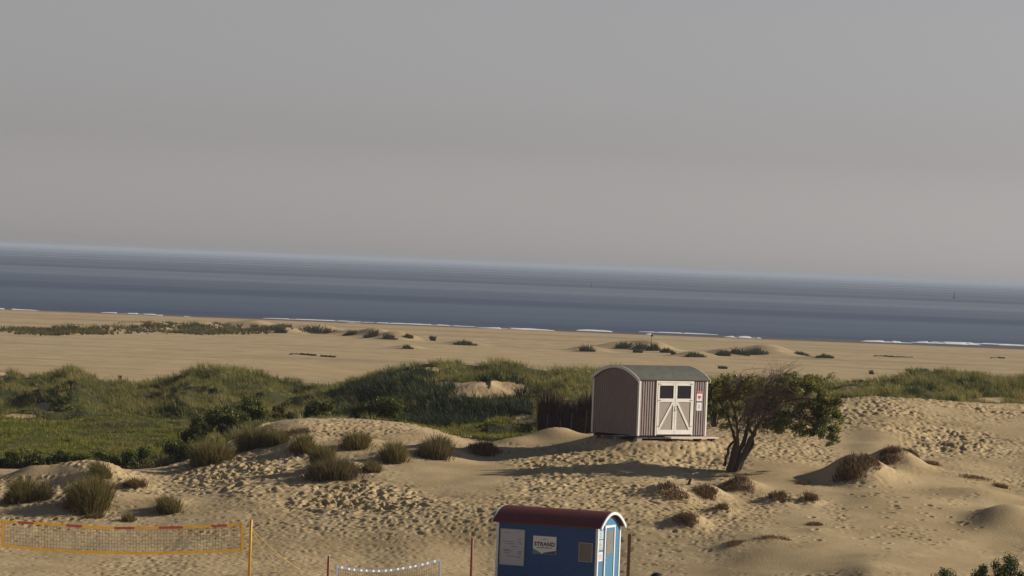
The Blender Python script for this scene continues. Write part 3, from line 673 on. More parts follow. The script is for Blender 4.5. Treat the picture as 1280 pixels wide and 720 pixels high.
# near shrubs poking up at the lower right corner
def near_bush(px, py_top, wpx, label):
    d = 128.0; p = at(px, py_top, d); gz = float(surf(p[0], p[1])); H = p[2]-gz; W_ = wpx/(F/d)/2
    root = empty('corner_shrub', (p[0], p[1], gz)); tag(root, label, 'bush', 'shrubs at the bottom right corner')
    cs = []; rs = []; ks = []
    for i in range(46):
        a = rng.uniform(-1, 1); r_ = rng.uniform(.16, .28); cs.append((p[0]+a*W_*.8, p[1]+rng.uniform(-.8, .8), gz+H*(1-.35*abs(a)**1.5)*rng.uniform(.62, .95))); rs.append((r_, r_, r_*1.1)); ks.append(300)
    leaves('foliage', cs, rs, ks, .07, GREENP*.8, LEAF, root, (p[0], p[1], gz), hollow=.1)
    mb = MB()
    for c_ in cs: mb.tube([(0, 0, 0), Vector(c_)*.5-Vector((p[0], p[1], gz))*.5+Vector((0, 0, .3)), Vector(c_)-Vector((p[0], p[1], gz))], [.03, .02, .006], 5)
    mb.build('stem', BARK, root)
near_bush(1262, 690, 74, 'dark evergreen shrub rising in the bottom right corner')
near_bush(1232, 704, 60, 'lower shrub joined to the left of the dark corner shrub')
near_bush(1183, 711, 84, 'shrub of which only the tip shows at the bottom edge near the corner')

# ------------------------------------------------------------------ leaning tree
tb = hit(915, 590, surf_march); TD = tb[1]; ts = F/TD; T0 = np.array([tb[0], tb[1], float(surf(tb[0], tb[1]))-.08])
def tp(px, py, dy=0.0):
    q = at(px, py, TD+dy); return Vector(q-T0)
tree = empty('leaning_tree', T0); tag(tree, 'wind-bent tree with several leaning trunks and half bare crown right of the grey hut', 'tree')
def curve(a, b, bend, n_=7, jit=.0):
    a = Vector(a); b = Vector(b); bend = Vector(bend); pts = []
    for i in range(n_):
        t_ = i/(n_-1); pts.append(a.lerp(b, t_)+bend*(4*t_*(1-t_))+Vector(rng.normal(size=3)*jit*(0 < i < n_-1)))
    return pts
TR = [((912, 591, 0), (932, 545, .2), (942, 508, .1), .13, .085), ((918, 592, .1), (938, 548, -.1), (958, 512, -.3), .14, .09), ((905, 582, .3), (913, 556, .5), (925, 535, .4), .08, .055),
      ((921, 590, .3), (941, 555, .4), (935, 520, .8), 0.11, .07), ((913, 592, -.2), (922, 560, -.3), (918, 512, -.5), .10, .06), ((910, 588, .2), (920, 552, .2), (905, 515, .3), .11, .07)]
tips = []
for (a, b, c, r0, r1) in TR:
    A, B, C_ = tp(*a), tp(*b), tp(*c)
    pts = curve(A, B, (0, 0, 0), 6, .025)+curve(B, C_, (.03, 0, 0), 7, .03)[1:]
    MB().tube(pts, list(np.linspace(r0, r1*.6, len(pts))), 8).build('trunk', BARK, tree, True); tips += [(pts[i], r1*.7) for i in (5, 7, 9, 11)]
NODES = [tp(942, 508, .1), tp(958, 512, -.3), tp(938, 530, 0), tp(935, 520, .8), tp(918, 512, -.5), tp(905, 515, .3), tp(950, 525, .2)]
limbs = MB()
LIMB = [((950, 525, .2), (985, 520, .3), (1020, 525, .4)), ((958, 512, -.3), (990, 500, -.6), (1022, 500, -.8)), ((942, 508, .1), (965, 485, 0), (990, 470, .1)), ((958, 512, -.3), (975, 490, -.2), (1005, 478, .6)),
        ((950, 525, .2), (990, 530, -.3), (1030, 545, -.5)), ((918, 512, -.5), (908, 495, -.5), (903, 475, -.4)), ((905, 515, .3), (898, 500, .4), (893, 488, .2)), ((935, 520, .8), (930, 490, .9), (925, 468, 1.0)), ((1020, 525, .4), (1035, 520, .2), (1042, 505, 0)), ((1000, 523, .3), (1025, 535, .6), (1040, 540, .7))]
ends = []
for a, b, c in LIMB:
    A, B, C_ = tp(*a), tp(*b), tp(*c); pts = curve(A, B, (0, 0, .05), 5, .03)+curve(B, C_, (0, 0, .04), 5, .03)[1:]
    limbs.tube(pts, list(np.linspace(.055, .016, len(pts))), 6); NODES += pts[2:]; ends.append(C_)
limbs.build('limb', BARK, tree, True)
# bare wind-combed twigs
tw = MB()
for i in range(430):
    s_ = NODES[rng.integers(0, len(NODES))] if i % 3 else Vector(tp(rng.uniform(920, 965), rng.uniform(505, 545), rng.uniform(-.7, .9)))
    sx_ = rng.uniform(0, 1); e = tp(915+sx_*105+rng.normal()*6, 456+46*abs(sx_-.58)**1.1*1.6+rng.uniform(0, 62), rng.uniform(-1.4, 1.4))
    e = s_.lerp(e, rng.uniform(.5, 1.0)); L_ = (e-s_).length
    if L_ < .2: continue
    pts = curve(s_, e, (-.14*L_, 0, .10*L_), 6, .03); tw.tube(pts, list(np.linspace(.014, .004, 6)), 3, cap=False)
    for q in range(2):
        k = rng.integers(2, 5); a = pts[k]; b = a+Vector((rng.uniform(-.05, .4), rng.uniform(-.25, .25), rng.uniform(.0, .45)))
        tw.tube([a, a.lerp(b, .5)+Vector((0, 0, .03)), b], [.007, .005, .003], 3, cap=False)
for i in range(60):    # the bare spray that sticks out at the top
    s_ = tp(rng.uniform(945, 985), rng.uniform(478, 500), rng.uniform(-.4, .4)); e = tp(rng.uniform(955, 1004), rng.uniform(447, 468), rng.uniform(-.6, .6))
    tw.tube(curve(s_, e, (-.1, 0, .06), 6, .025), list(np.linspace(.013, .004, 6)), 3, cap=False)
tw.build('bare_twigs', DEAD, tree)
CL = [(907, 488, -.3, 13, 16, .8), (902, 505, 0, 9, 18, .6), (915, 478, .4, 13, 12, .8), (925, 492, -.5, 14, 16, .45), (912, 520, .2, 13, 14, .5), (1000, 478, .3, 26, 12, .85), (1022, 490, 0, 20, 17, 1.0), (1035, 508, -.2, 15, 16, 1.0),
      (1015, 512, .5, 26, 16, .95), (990, 527, -.4, 24, 11, 1.0), (1018, 535, 0, 22, 13, 1.0), (1038, 545, .2, 13, 11, 1.1), (1030, 528, -.5, 16, 13, 1.0), (975, 497, .4, 26, 20, .3), (955, 520, .8, 20, 16, .35), (962, 533, 0, 16, 7, .5), (985, 482, -.5, 20, 10, .3), (945, 482, .2, 18, 12, .25), (1042, 552, .1, 9, 9, .8), (1046, 525, 0, 8, 14, .6)]
cs = []; rs = []; ks = []; cs2 = []; rs2 = []; ks2 = []
for (px, py, dy, rx, ry, dn) in CL:
    for j in range(11):
        c_ = tp(px+rng.uniform(-.95, .95)*rx, py+rng.uniform(-.95, .95)*ry, dy+rng.uniform(-.9, .9))+Vector(T0)
        q_ = rng.uniform(.2, .42); r_ = (rx/ts*q_+.06, rx/ts*q_+.1, ry/ts*q_+.05); tgt = (cs, rs, ks) if ((py > 500 and j < 8) or j < 4) else (cs2, rs2, ks2)
        tgt[0].append(tuple(c_)); tgt[1].append(r_); tgt[2].append(int(max(45, 330*dn*rx*ry/250)))
fo = empty('crown', (0, 0, 0)); fo.parent = tree
leaves('foliage', cs, rs, ks, .085, np.concatenate([GREENP*1.2, OLIVE[:2]]), LEAF, fo, T0, hollow=.1)
o_ = leaves('foliage', cs2, rs2, ks2, .085, OLIVE*1.1, LEAF, fo, T0, hollow=.1); o_['label'] = 'yellow-green upper leaves, coloured brighter as if sunlit'  # brighter olive palette puts sunlight into the upper leaf colour

# ------------------------------------------------------------------ grey hut
WHITE = mat('white paint', (.70, .67, .60), .55, .06, 5, dirt=.15, dirt_rgb=(.4, .34, .26))
GREYW = mat('grey brown boards', (.25, .19, .175), .7, .15, 7, .3, 60, stretch=(4, 4, .6), dirt=.2, dirt_rgb=(.12, .09, .08))
GAP = mat('dark gap', (.05, .038, .034), .9, .1)
PANEL = mat('taupe door panel', (.30, .255, .205), .7, .08, 8)
ROOFG = mat('grey green roofing felt', (.090, .090, .070), .9, .2, 3, .4, 80)
GLASS = mat('dark window glass', (.006, .004, .010), .35, .1, 2, spec=.15)
METAL = mat('dull metal', (.25, .24, .22), .4, .1, 10, metal=.9)
CONC = mat('concrete block', (.30, .27, .23), .9, .15, 9, .4)
PLANK = mat('weathered plank', (.62, .52, .42), .85, .15, 6, stretch=(.6, 5, 5))
DARKW = mat('dark timber', (.06, .045, .038), .85, .2, 8)
hz0 = CAMZ-(543-334.2)*176.5/F
hut = empty('beach_hut', (HC[0], HC[1], HGZ), HR); tag(hut, 'grey-brown wooden wagon hut with curved roof and white double doors', 'hut')
zb = hz0-HGZ; EH = 2.46; ze = zb+EH; RISE = .52; hx, hy = HL/2, HW/2
def arch(y, hw, rise): return rise*(1-(abs(y)/hw)**2.05)
def arch_pts(hw, rise, n_=20): return [(hw*(-1+2*i/n_), arch(hw*(-1+2*i/n_), hw, rise)) for i in range(n_+1)]
# long walls
for side in (-1, 1):
    mb = MB(); y0 = side*hy
    mb.box(-hx, hx, min(y0, y0-side*.06), max(y0, y0-side*.06), zb, ze, 1)
    x = -hx+.06
    while x < hx-.1:
        mb.box(x, x+.088, min(y0, y0+side*.028), max(y0, y0+side*.028), zb+.01, ze-.01, 0); x += .148
    mb.build('side_wall', [GREYW, GAP], hut)
for side in (-1, 1):
    mb = MB(); x0 = side*hx; ap = arch_pts(hy, RISE)
    poly = [(y, ze+z) for y, z in ap]
    a = [(x0, y, z) for y, z in poly]+[(x0, hy, zb), (x0, -hy, zb)]; b = [(x0-side*.06, y, z) for (_, y, z) in a]; N = len(a)
    mb.add(a+b, [tuple(range(N)), tuple(range(2*N-1, N-1, -1))]+[(i, (i+1) % N, N+(i+1) % N, N+i) for i in range(N)], 1)
    y = -hy+.05
    while y < hy-.08:
        zt = ze+arch(y+.04 if y > 0 else y, hy, RISE)-.03; mb.box(min(x0, x0+side*.022), max(x0, x0+side*.022), y, y+.095, zb+.01, zt, 0); y += .12
    mb.build('end_wall', [GREYW, GAP], hut)
# roof
def roof_shell(L0, L1, hw, rise, z0, th, name, m_, parent, over=.0):
    mb = MB(); ap = arch_pts(hw, rise, 24); vs = []
    for x in (L0, L1):
        vs += [(x, y, z0+z+th) for y, z in ap]+[(x, y*.985, z0+z) for y, z in ap]
    n_ = len(ap); o = 2*n_; fs = []
    for i in range(n_-1):
        fs += [(i, i+1, o+i+1, o+i), (n_+i, o+n_+i, o+n_+i+1, n_+i+1), (i, n_+i, n_+i+1, i+1), (o+i, o+i+1, o+n_+i+1, o+n_+i)]
    fs += [(0, o, o+n_, n_), (n_-1, 2*n_-1, o+2*n_-1, o+n_-1)]
    mb.add(vs, fs); return mb.build(name, m_, parent)
rf = roof_shell(-hx-.10, hx+.14, hy+.10, RISE+.06, ze-.02, .045, 'roof', ROOFG, hut)
def arch_trim(x0, x1, hw, rise, z0, w, name, m_, parent):
    mb = MB(); ap = arch_pts(hw, rise, 24); n_ = len(ap); vs = []
    for x in (x0, x1): vs += [(x, y, z0+z) for y, z in ap]+[(x, y*.965, z0+z-w) for y, z in ap]
    o = 2*n_; fs = []
    for i in range(n_-1):
        fs += [(i, i+1, n_+i+1, n_+i), (o+i, o+n_+i, o+n_+i+1, o+i+1), (i, o+i, o+i+1, i+1), (n_+i, n_+i+1, o+n_+i+1, o+n_+i)]
    fs += [(0, n_, o+n_, o), (n_-1, o+n_-1, o+2*n_-1, 2*n_-1)]
    mb.add(vs, fs); return mb.build(name, m_, parent)
arch_trim(-hx-.135, -hx-.10-.002, hy+.11, RISE+.06, ze+.028, .13, 'gable_trim', WHITE, rf)
arch_trim(hx+.142, hx+.175, hy+.11, RISE+.06, ze+.028, .13, 'gable_trim', WHITE, rf)
for sx_ in (-1, 1):
    for sy_ in (-1, 1):
        MB().box(min(sx_*(hx-.05), sx_*(hx+.045)), max(sx_*(hx-.05), sx_*(hx+.045)), min(sy_*(hy-.05), sy_*(hy+.045)), max(sy_*(hy-.05), sy_*(hy+.045)), zb-.01, ze-.015).build('corner_trim', WHITE, hut)
# double door (front wall is local -Y)
yd = -hy-.03
dx0, dx1 = -hx+1.07, -hx+3.27; dz0, dz1 = zb+.06, zb+2.36
fr = MB(); t = .07
fr.box(dx0-t, dx0, yd-.045, yd, dz0-.05, dz1+t); fr.box(dx1, dx1+t, yd-.045, yd, dz0-.05, dz1+t); fr.box(dx0, dx1, yd-.045, yd, dz1, dz1+t); fr.build('door_frame', WHITE, hut)
mid = (dx0+dx1)/2
for s_, (a, b) in ((1, (dx0+.012, mid-.012)), (-1, (mid+.012, dx1-.012))):
    w = .105; mb = MB(); y0, y1 = yd-.055, yd-.01; zr = zb+1.50
    mb.box(a, a+w, y0, y1, dz0, dz1-.01); mb.box(b-w, b, y0, y1, dz0, dz1-.01)
    mb.box(a+w, b-w, y0+.002, y1, dz0, dz0+.20); mb.box(a+w, b-w, y0+.002, y1, dz1-.13, dz1-.012); mb.box(a+w, b-w, y0+.002, y1, zr, zr+.15)
    A = Vector((a+w+.02, yd-.04, dz0+.22)); B = Vector((b-w-.02, yd-.04, zr-.02))
    if s_ < 0: A.x, B.x = b-w-.02, a+w+.02
    mb.bar(A, B, .105, .03, up=(0, 1, 0)) if False else mb.bar(A, B, .03, .105, up=(1, 0, 0))
    dr = mb.build('door', WHITE, hut)
    MB().box(a+w-.01, b-w+.01, yd-.028, yd-.012, dz0+.19, zr+.01).build('door_panel', PANEL, dr)
    MB().box(a+w-.01, b-w+.01, yd-.028, yd-.012, zr+.14, dz1-.12).build('window_pane', GLASS, dr)
    for hz_ in (dz0+.35, zr+.07, dz1-.07): MB().box(*((a+.01, a+.20) if s_ > 0 else (b-.20, b-.01)), yd-.062, yd-.0555, hz_-.02, hz_+.02).build('hinge', METAL, dr)
    if s_ < 0: MB().tube([(a+.05, yd-.06, zb+1.12), (a+.05, yd-.11, zb+1.12), (a+.05, yd-.11, zb+1.32), (a+.05, yd-.06, zb+1.32)], .014, 6).build('door_handle', METAL, dr)
# signs right of the door
RED = mat('red print', (.55, .035, .03), .5, .08); SIGNW = mat('white sign', (.72, .72, .70), .45, .05); BLK = mat('dark print', (.03, .03, .04), .6, .05); GRYP = mat('grey print', (.32, .33, .34), .6, .05)
def flat_poly(pts, y, th=.004):
    n_ = len(pts); return [(x, y, z) for x, z in pts]+[(x, y-th, z) for x, z in pts], [tuple(range(n_)), tuple(range(2*n_-1, n_-1, -1))]+[(i, (i+1) % n_, n_+(i+1) % n_, n_+i) for i in range(n_)]
sgx = -hx+3.73; ys = -hy-.032
s1 = MB().box(sgx-.17, sgx+.17, ys-.012, ys, zb+1.55, zb+1.97).build('sign', SIGNW, hut); s1['label'] = 'white and red emergency sign'
MB().box(sgx-.165, sgx+.165, ys-.018, ys-.0125, zb+1.88, zb+1.965).build('red_band', RED, s1)
hp = [(sgx+.10*math.sin(a_)**3*1.05, zb+1.715+.0065*(13*math.cos(a_)-5*math.cos(2*a_)-2*math.cos(3*a_)-math.cos(4*a_))) for a_ in np.linspace(0, 2*PI, 28, endpoint=False)]
MB().add(*flat_poly(hp, ys-.0135)).build('heart_mark', RED, s1)
s2 = MB().box(sgx-.16, sgx+.16, ys-.012, ys, zb+1.12, zb+1.48).build('sign', SIGNW, hut); s2['label'] = 'white notice with small grey figure'
mb = MB(); mb.box(sgx-.03, sgx+.03, ys-.018, ys-.0125, zb+1.21, zb+1.33); mb.add(*flat_poly([(sgx+.035*math.cos(a_), zb+1.37+.035*math.sin(a_)) for a_ in np.linspace(0, 2*PI, 12, endpoint=False)], ys-.0135)); mb.build('printed_figure', GRYP, s2)
# floor beams, blocks, plank
mb = MB(); mb.box(-hx+.02, hx-.02, -hy+.08, -hy+.22, zb-.14, zb-.002); mb.box(-hx+.02, hx-.02, hy-.22, hy-.08, zb-.14, zb-.002); mb.build('floor_beam', DARKW, hut)
for bx_, by_ in ((-hx+.15, -hy+.14), (hx-.3, -hy+.16), (-hx+.15, hy-.16), (hx-.3, hy-.16), (-hx+.15, 0), (0, -hy+.2)):
    MB().box(bx_-.15, bx_+.15, by_-.12, by_+.12, -.15, zb-.142).build('support_block', CONC, hut, bevel=.01)
MB().box(-.55, hx+.35, -hy-.55, -hy-.07, zb-.11, zb-.035).build('step_plank', PLANK, hut)
for x_ in (-.3, hx+.1): MB().box(x_-.1, x_+.1, -hy-.45, -hy-.15, -.15, zb-.102).build('plank_support', DARKW, hut)

# ------------------------------------------------------------------ blue wagon
BLUE = mat('blue painted boards', (.004, .060, .21), .55, .12, 6, stretch=(.5, 5, 5), dirt=.25, dirt_rgb=(.02, .09, .20))
BLUE2 = mat('blue door paint', (.05, .17, .38), .5, .08, 5)
SKYP = mat('light blue end boards', (.05, .19, .34), .5, .10, 5, stretch=(5, 5, .5))
ROOFR = mat('dark red roof', (.14, .028, .026), .6, .12, 4)
FRAME = mat('grey white trim', (.74, .74, .72), .5, .05)
PAPER = mat('grey notice paper', (.50, .50, .51), .6, .05, 3)
SHUT = mat('grey brown blind', (.17, .155, .125), .6, .12, 5)
TEAL = mat('teal print', (.10, .24, .24), .6, .1); DUSK = mat('dark blue print', (.05, .07, .14), .6, .1); TXT = mat('grey text', (.16, .16, .19), .7, .05)
cd_ = 147.0; BR = -R(25); BL, BW = 4.06, 2.03
bc = at(747.5, 661, cd_); bz_e = bc[2]+.03
bfx = np.array([math.cos(BR), math.sin(BR)]); bey = np.array([-math.sin(BR), math.cos(BR)])
BC = bc[:2]-bfx*BL/2+bey*BW/2; bgz = float(surf(BC[0], BC[1]))
bw = empty('blue_wagon', (BC[0], BC[1], bgz), BR); tag(bw, 'blue wooden beach wagon with dark red curved roof and a white STRAND sign', 'wagon')
e_ = bz_e-bgz; hx, hy = BL/2, BW/2; zb = .30
print('wagon eave', e_)
for side in (-1, 1):
    mb = MB(); y0 = side*hy; mb.box(-hx, hx, min(y0, y0-side*.05), max(y0, y0-side*.05), zb, e_, 1)
    z = zb+.01
    while z < e_-.05:
        z2 = min(z+.118, e_-.01); mb.box(-hx+.004, hx-.004, min(y0, y0+side*.016), max(y0, y0+side*.016), z, z2, 0); z += .125
    mb.build('side_wall', [BLUE, DUSK], bw)
ARISE = .46
for side in (-1, 1):
    mb = MB(); x0 = side*hx; ap = arch_pts(hy, ARISE)
    a = [(x0, y, e_+z) for y, z in ap]+[(x0, hy, zb), (x0, -hy, zb)]; b = [(x0-side*.05, y, z) for (_, y, z) in a]; N = len(a)
    mb.add(a+b, [tuple(range(N)), tuple(range(2*N-1, N-1, -1))]+[(i, (i+1) % N, N+(i+1) % N, N+i) for i in range(N)], 1)
    y = -hy+.03
    while y < hy-.05:
        y2 = min(y+.135, hy-.03); zt = e_+min(arch(y, hy, ARISE), arch(y2, hy, ARISE))-.01
        mb.box(min(x0, x0+side*.014), max(x0, x0+side*.014), y, y2, zb+.01, zt, 0); y += .142
    mb.build('end_wall', [SKYP, BLUE], bw)
rf = roof_shell(-hx-.16, hx+.16, hy+.13, ARISE+.09, e_-.03, .04, 'roof', ROOFR, bw)
for sd in (-1, 1): arch_trim(min(sd*(hx+.162), sd*(hx+.21)), max(sd*(hx+.162), sd*(hx+.21)), hy+.14, ARISE+.09, e_+.012, .105, 'arch_trim', FRAME, rf)
for sx_ in (-1, 1):
    for sy_ in (-1, 1):
        MB().box(min(sx_*(hx-.06), sx_*(hx+.035)), max(sx_*(hx-.06), sx_*(hx+.035)), min(sy_*(hy-.06), sy_*(hy+.035)), max(sy_*(hy-.06), sy_*(hy+.035)), zb, e_-.01).build('corner_trim', FRAME, bw)
def X(d): return hx-d
ys = -hy-.02
nbd = MB().box(X(3.91), X(2.94), ys-.03, ys, e_-1.58, e_-.27).build('notice_board', PAPER, bw); nbd['label'] = 'large white price board'
fb = MB(); a0, a1, z0_, z1_ = X(3.93), X(2.92), e_-1.60, e_-.25
for q in ((a0, a1, z0_, z0_+.02), (a0, a1, z1_-.02, z1_), (a0, a0+.02, z0_+.021, z1_-.021), (a1-.02, a1, z0_+.021, z1_-.021)): fb.box(q[0], q[1], ys-.04, ys-.001, q[2], q[3])
fb.build('frame', GRYP, nbd)
mb = MB(); r_ = random.Random(3)
def dash(x0, x1, z, h=.018):
    x = x0
    while x < x1-.01:
        w = r_.uniform(.02, .07); mb.box(x, min(x+w, x1), ys-.033, ys-.0305, z, z+h); x += w+.014
bx0 = X(3.91)
for k, (a, b, z) in enumerate([(.15, .45, .12), (.72, .86, .33), (.70, .85, .45), (.78, .90, .50), (.12, .55, .44), (.15, .6, .52), (.45, .70, .62), (.12, .40, .76), (.15, .45, .80), (.46, .52, .78), (.74, .88, .80), (.74, .86, .85), (.74, .86, .90), (.15, .4, .86), (.30, .85, .98), (.70, .86, 1.02)]):
    dash(bx0+a, bx0+b, e_-.27-z-.02, .02 if k not in (7, 10, 11) else .032)
mb.box(bx0+.45, bx0+.72, ys-.033, ys-.0305, e_-.99, e_-.985); mb.box(bx0+.45, bx0+.72, ys-.033, ys-.0305, e_-1.17, e_-1.165); mb.box(bx0+.71, bx0+.715, ys-.033, ys-.0305, e_-1.164, e_-.991)
mb.build('printed_lines', TXT, nbd)
sg = MB().box(X(2.58), X(1.64), ys-.025, ys, e_-1.10, e_-.44).build('strand_sign', SIGNW, bw); sg['label'] = 'white STRAND sign with a dark pointed lower edge'
sxa, sxb, sza, szb = X(2.58), X(1.64), e_-1.10, e_-.44
MB().add(*flat_poly([(sxa+.005, sza+.005), (sxa+.40, sza+.005), (sxa+.005, sza+.19)], ys-.026)).build('teal_corner', TEAL, sg)
MB().add(*flat_poly([(sxa+.41, sza+.005), (sxb-.005, sza+.005), (sxb-.005, sza+.15), (sxa+.44, sza+.055)], ys-.026)).build('dark_corner', DUSK, sg)
def text_mesh(s_, size, name, m_, parent, loc, rot, off=.0, ext=.003, align='CENTER'):
    c = bpy.data.curves.new(name, 'FONT'); c.body = s_; c.size = size; c.extrude = ext; c.offset = off; c.align_x = align; c.space_character = 1.12
    t_ = bpy.data.objects.new('tmp', c); COL.objects.link(t_); bpy.context.view_layer.update()
    me = bpy.data.meshes.new_from_object(t_.evaluated_get(bpy.context.evaluated_depsgraph_get())); bpy.data.objects.remove(t_); bpy.data.curves.remove(c)
    me.name = name; me.materials.clear(); me.materials.append(m_); o = bpy.data.objects.new(name, me); COL.objects.link(o); o.parent = parent; o.location = loc; o.rotation_euler = rot; return o
text_mesh('STRAND', .20, 'lettering', BLK, sg, ((sxa+sxb)/2, ys-.029, sza+.30), (PI/2, 0, 0), off=.007)
mb = MB(); x = sxa+.16
while x < sxb-.17:
    w = r_.uniform(.016, .032); mb.box(x, x+w, ys-.029, ys-.0262, sza+.215, sza+.215+r_.choice([.03, .04, .045])); x += w+.010
mb.box(sxa+.33, sxb-.33, ys-.029, ys-.0262, szb-.13, szb-.118); mb.box(sxa+.43, sxb-.43, ys-.029, ys-.0262, szb-.10, szb-.085)
mb.build('small_print', TXT, sg)
wn = MB().box(X(.68), X(.20), ys-.012, ys, e_-1.24, e_-.61).build('window', SHUT, bw)
mb = MB(); a0, a1, z0_, z1_ = X(.72), X(.16), e_-1.28, e_-.57; t = .035
for q in ((a0, a1, z0_, z0_+t), (a0, a1, z1_-t, z1_), (a0, a0+t, z0_+t, z1_-t), (a1-t, a1, z0_+t, z1_-t)): mb.box(q[0], q[1], ys-.035, ys+.002, q[2], q[3])
mb.build('window_frame', mat('worn window frame', (.34, .31, .26), .6, .1), wn)
# end: door and papers; local Y runs from the near corner
xe = hx+.016
def Y(d): return -hy+d
mb = MB(); a0, a1, z0_, z1_ = Y(.56), Y(1.50), zb+.02, e_+.06; t = .085
for q in ((a0, a0+t, z0_, z1_), (a1-t, a1, z0_, z1_), (a0+t, a1-t, z1_-t, z1_)): mb.box(xe, xe+.045, q[0], q[1], q[2], q[3])
mb.build('door_frame', FRAME, bw)
dr = MB().box(xe, xe+.02, a0+t+.003, a1-t-.003, z0_, z1_-t-.003).build('door', SKYP, bw)
MB().box(xe+.021, xe+.030, a0+t+.10, a1-t-.10, e_-1.02, e_-.14).build('window_pane', SHUT, dr)
MB().tube([(xe+.03, a0+t+.05, e_-1.20), (xe+.07, a0+t+.05, e_-1.20), (xe+.07, a0+t+.16, e_-1.20)], .012, 6).build('door_handle', METAL, dr)
PB = mat('pale blue poster', (.42, .55, .62), .6, .25, 14); 
for (ya, yb, za, zb_, m_, lb) in ((.08, .46, e_-.42, e_-.12, PB, 'upper pale blue poster'), (.08, .46, e_-.82, e_-.46, mat('sand coloured poster', (.45, .50, .48), .6, .3, 12), 'middle poster'), (.10, .46, e_-1.24, e_-.90, SIGNW, 'white framed notice')):
    po = MB().box(xe, xe+.012, Y(ya), Y(yb), za, zb_).build('poster', m_, bw); po['label'] = lb
    if m_ is SIGNW: MB().box(xe+.0125, xe+.016, Y(ya)+.06, Y(yb)-.06, za+.06, zb_-.06).build('printed_sheet', PAPER, po)
    else:
        q = MB()
        for j in range(5): q.box(xe+.0125, xe+.015, Y(ya)+.04, Y(ya)+.04+random.uniform(.15, .3), za+.05+j*.05, za+.065+j*.05)
        q.build('printed_lines', TXT, po)
# undercarriage and wheels (below the frame)
mb = MB(); mb.box(-hx+.1, hx-.1, -hy+.25, -hy+.35, zb-.15, zb); mb.box(-hx+.1, hx-.1, hy-.35, hy-.25, zb-.15, zb); mb.box(-hx+.6, -hx+.7, -hy+.1, hy-.1, zb-.2, zb-.151); mb.box(hx-.7, hx-.6, -hy+.1, hy-.1, zb-.2, zb-.151); mb.build('chassis', DARKW, bw)
for sx_ in (-1, 1):
    for sy_ in (-1, 1):
        c_ = (sx_*(hx-.65), sy_*(hy-.12), .27); mb = MB()
        ring = [(c_[0]+.24*math.cos(a_), c_[1], c_[2]+.24*math.sin(a_)) for a_ in np.linspace(0, 2*PI, 25)]
        mb.tube(ring, .05, 6, cap=False)
        for a_ in np.linspace(0, PI, 4, endpoint=False): mb.bar((c_[0]-.22*math.cos(a_), c_[1], c_[2]-.22*math.sin(a_)), (c_[0]+.22*math.cos(a_), c_[1], c_[2]+.22*math.sin(a_)), .03, .03)
        mb.build('wheel', DARKW, bw)

# ------------------------------------------------------------------ volleyball nets and posts
YEL = mat('yellow net tape', (.78, .40, .02), .6, .12, 3); YPOST = mat('yellow post', (.75, .40, .04), .5, .1, 3); ORED = mat('red tape print', (.42, .06, .02), .6, .1); CORD = mat('dark net cord', (.07, .06, .05), .8, .1)
REDP = mat('dark red post', (.26, .035, .03), .5, .1, 3); BROWN = mat('brown post', (.20, .085, .03), .6, .15, 3); ROPE = mat('yellow rope', (.60, .45, .12), .7, .1); BTAPE = mat('blue grey tape', (.16, .20, .28), .6, .1)
def net(top, bot, d0, d1, name, label, tape, printm, tape_px, cell=.115, patt=None, sides=True, cordr=.0042, group=None):
    """top, bot: (px,py) outline samples, from left to right; a flat hanging net in its own vertical plane"""
    n_ = 60
    def line(P):
        xs_ = [q[0] for q in P]; ys_ = hermite(xs_, [q[1] for q in P], np.linspace(xs_[0], xs_[-1], n_+1)) ; xq = np.linspace(xs_[0], xs_[-1], n_+1)
        return [Vector(at(xq[i], ys_[i], d0+(d1-d0)*i/n_)) for i in range(n_+1)]
    T = line(top); B = line(bot); o = Vector((T[0]+T[-1])/2); o.z = float(surf(o.x, o.y)); root = empty(name, o); tag(root, label, 'net', group)
    T = [q-o for q in T]; B = [q-o for q in B]; th = tape_px/(F/((d0+d1)/2)); nrm = (T[-1]-T[0]).cross(Vector((0, 0, 1))).normalized()
    def band(P, sgn, nm):
        mb = MB()
        for i in range(n_):
            a, b = P[i], P[i+1]; u = Vector((0, 0, th*sgn)); q = nrm*.006; mi = 1 if (patt and patt(i/n_)) else 0
            mb.add([a-q, b-q, b+u-q, a+u-q, a+q, b+q, b+u+q, a+u+q], [(0,1,2,3),(7,6,5,4),(0,4,5,1),(3,2,6,7)], mi if nm == 'top_tape' else 0)
        return mb.build(nm, [tape, printm], root)
    band(T, -1, 'top_tape'); band(B, 1, 'bottom_tape')
    if sides:
        for a, b, sg_ in ((T[0], B[0], 1), (T[-1], B[-1], -1)):
            dv = (T[-1]-T[0]).normalized()*th*sg_; q = nrm*.009
            a2 = a-Vector((0, 0, th*.0)); mb = MB().add([a2-q, a2+dv-q, b+dv-q, b-q, a2+q, a2+dv+q, b+dv+q, b+q], [(0,1,2,3),(7,6,5,4),(0,4,5,1),(3,2,6,7),(0,3,7,4),(1,5,6,2)]); mb.build('side_tape', tape, root)
    mb = MB(); Ln = (T[-1]-T[0]).length; nc = int(Ln/cell); Hn = (T[n_//2]-B[n_//2]).length; nr = int(Hn/cell)
    def lp(P, t_): f = t_*n_; i = min(int(f), n_-1); return P[i].lerp(P[i+1], f-i)
    for i in range(1, nc): mb.tube([lp(T, i/nc), lp(B, i/nc)], cordr, 3, cap=False)
    for j in range(1, nr): mb.tube([lp(T, i/30).lerp(lp(B, i/30), j/nr) for i in range(31)], cordr, 3, cap=False)
    mb.build('netting', CORD, root); return root, T, B, o
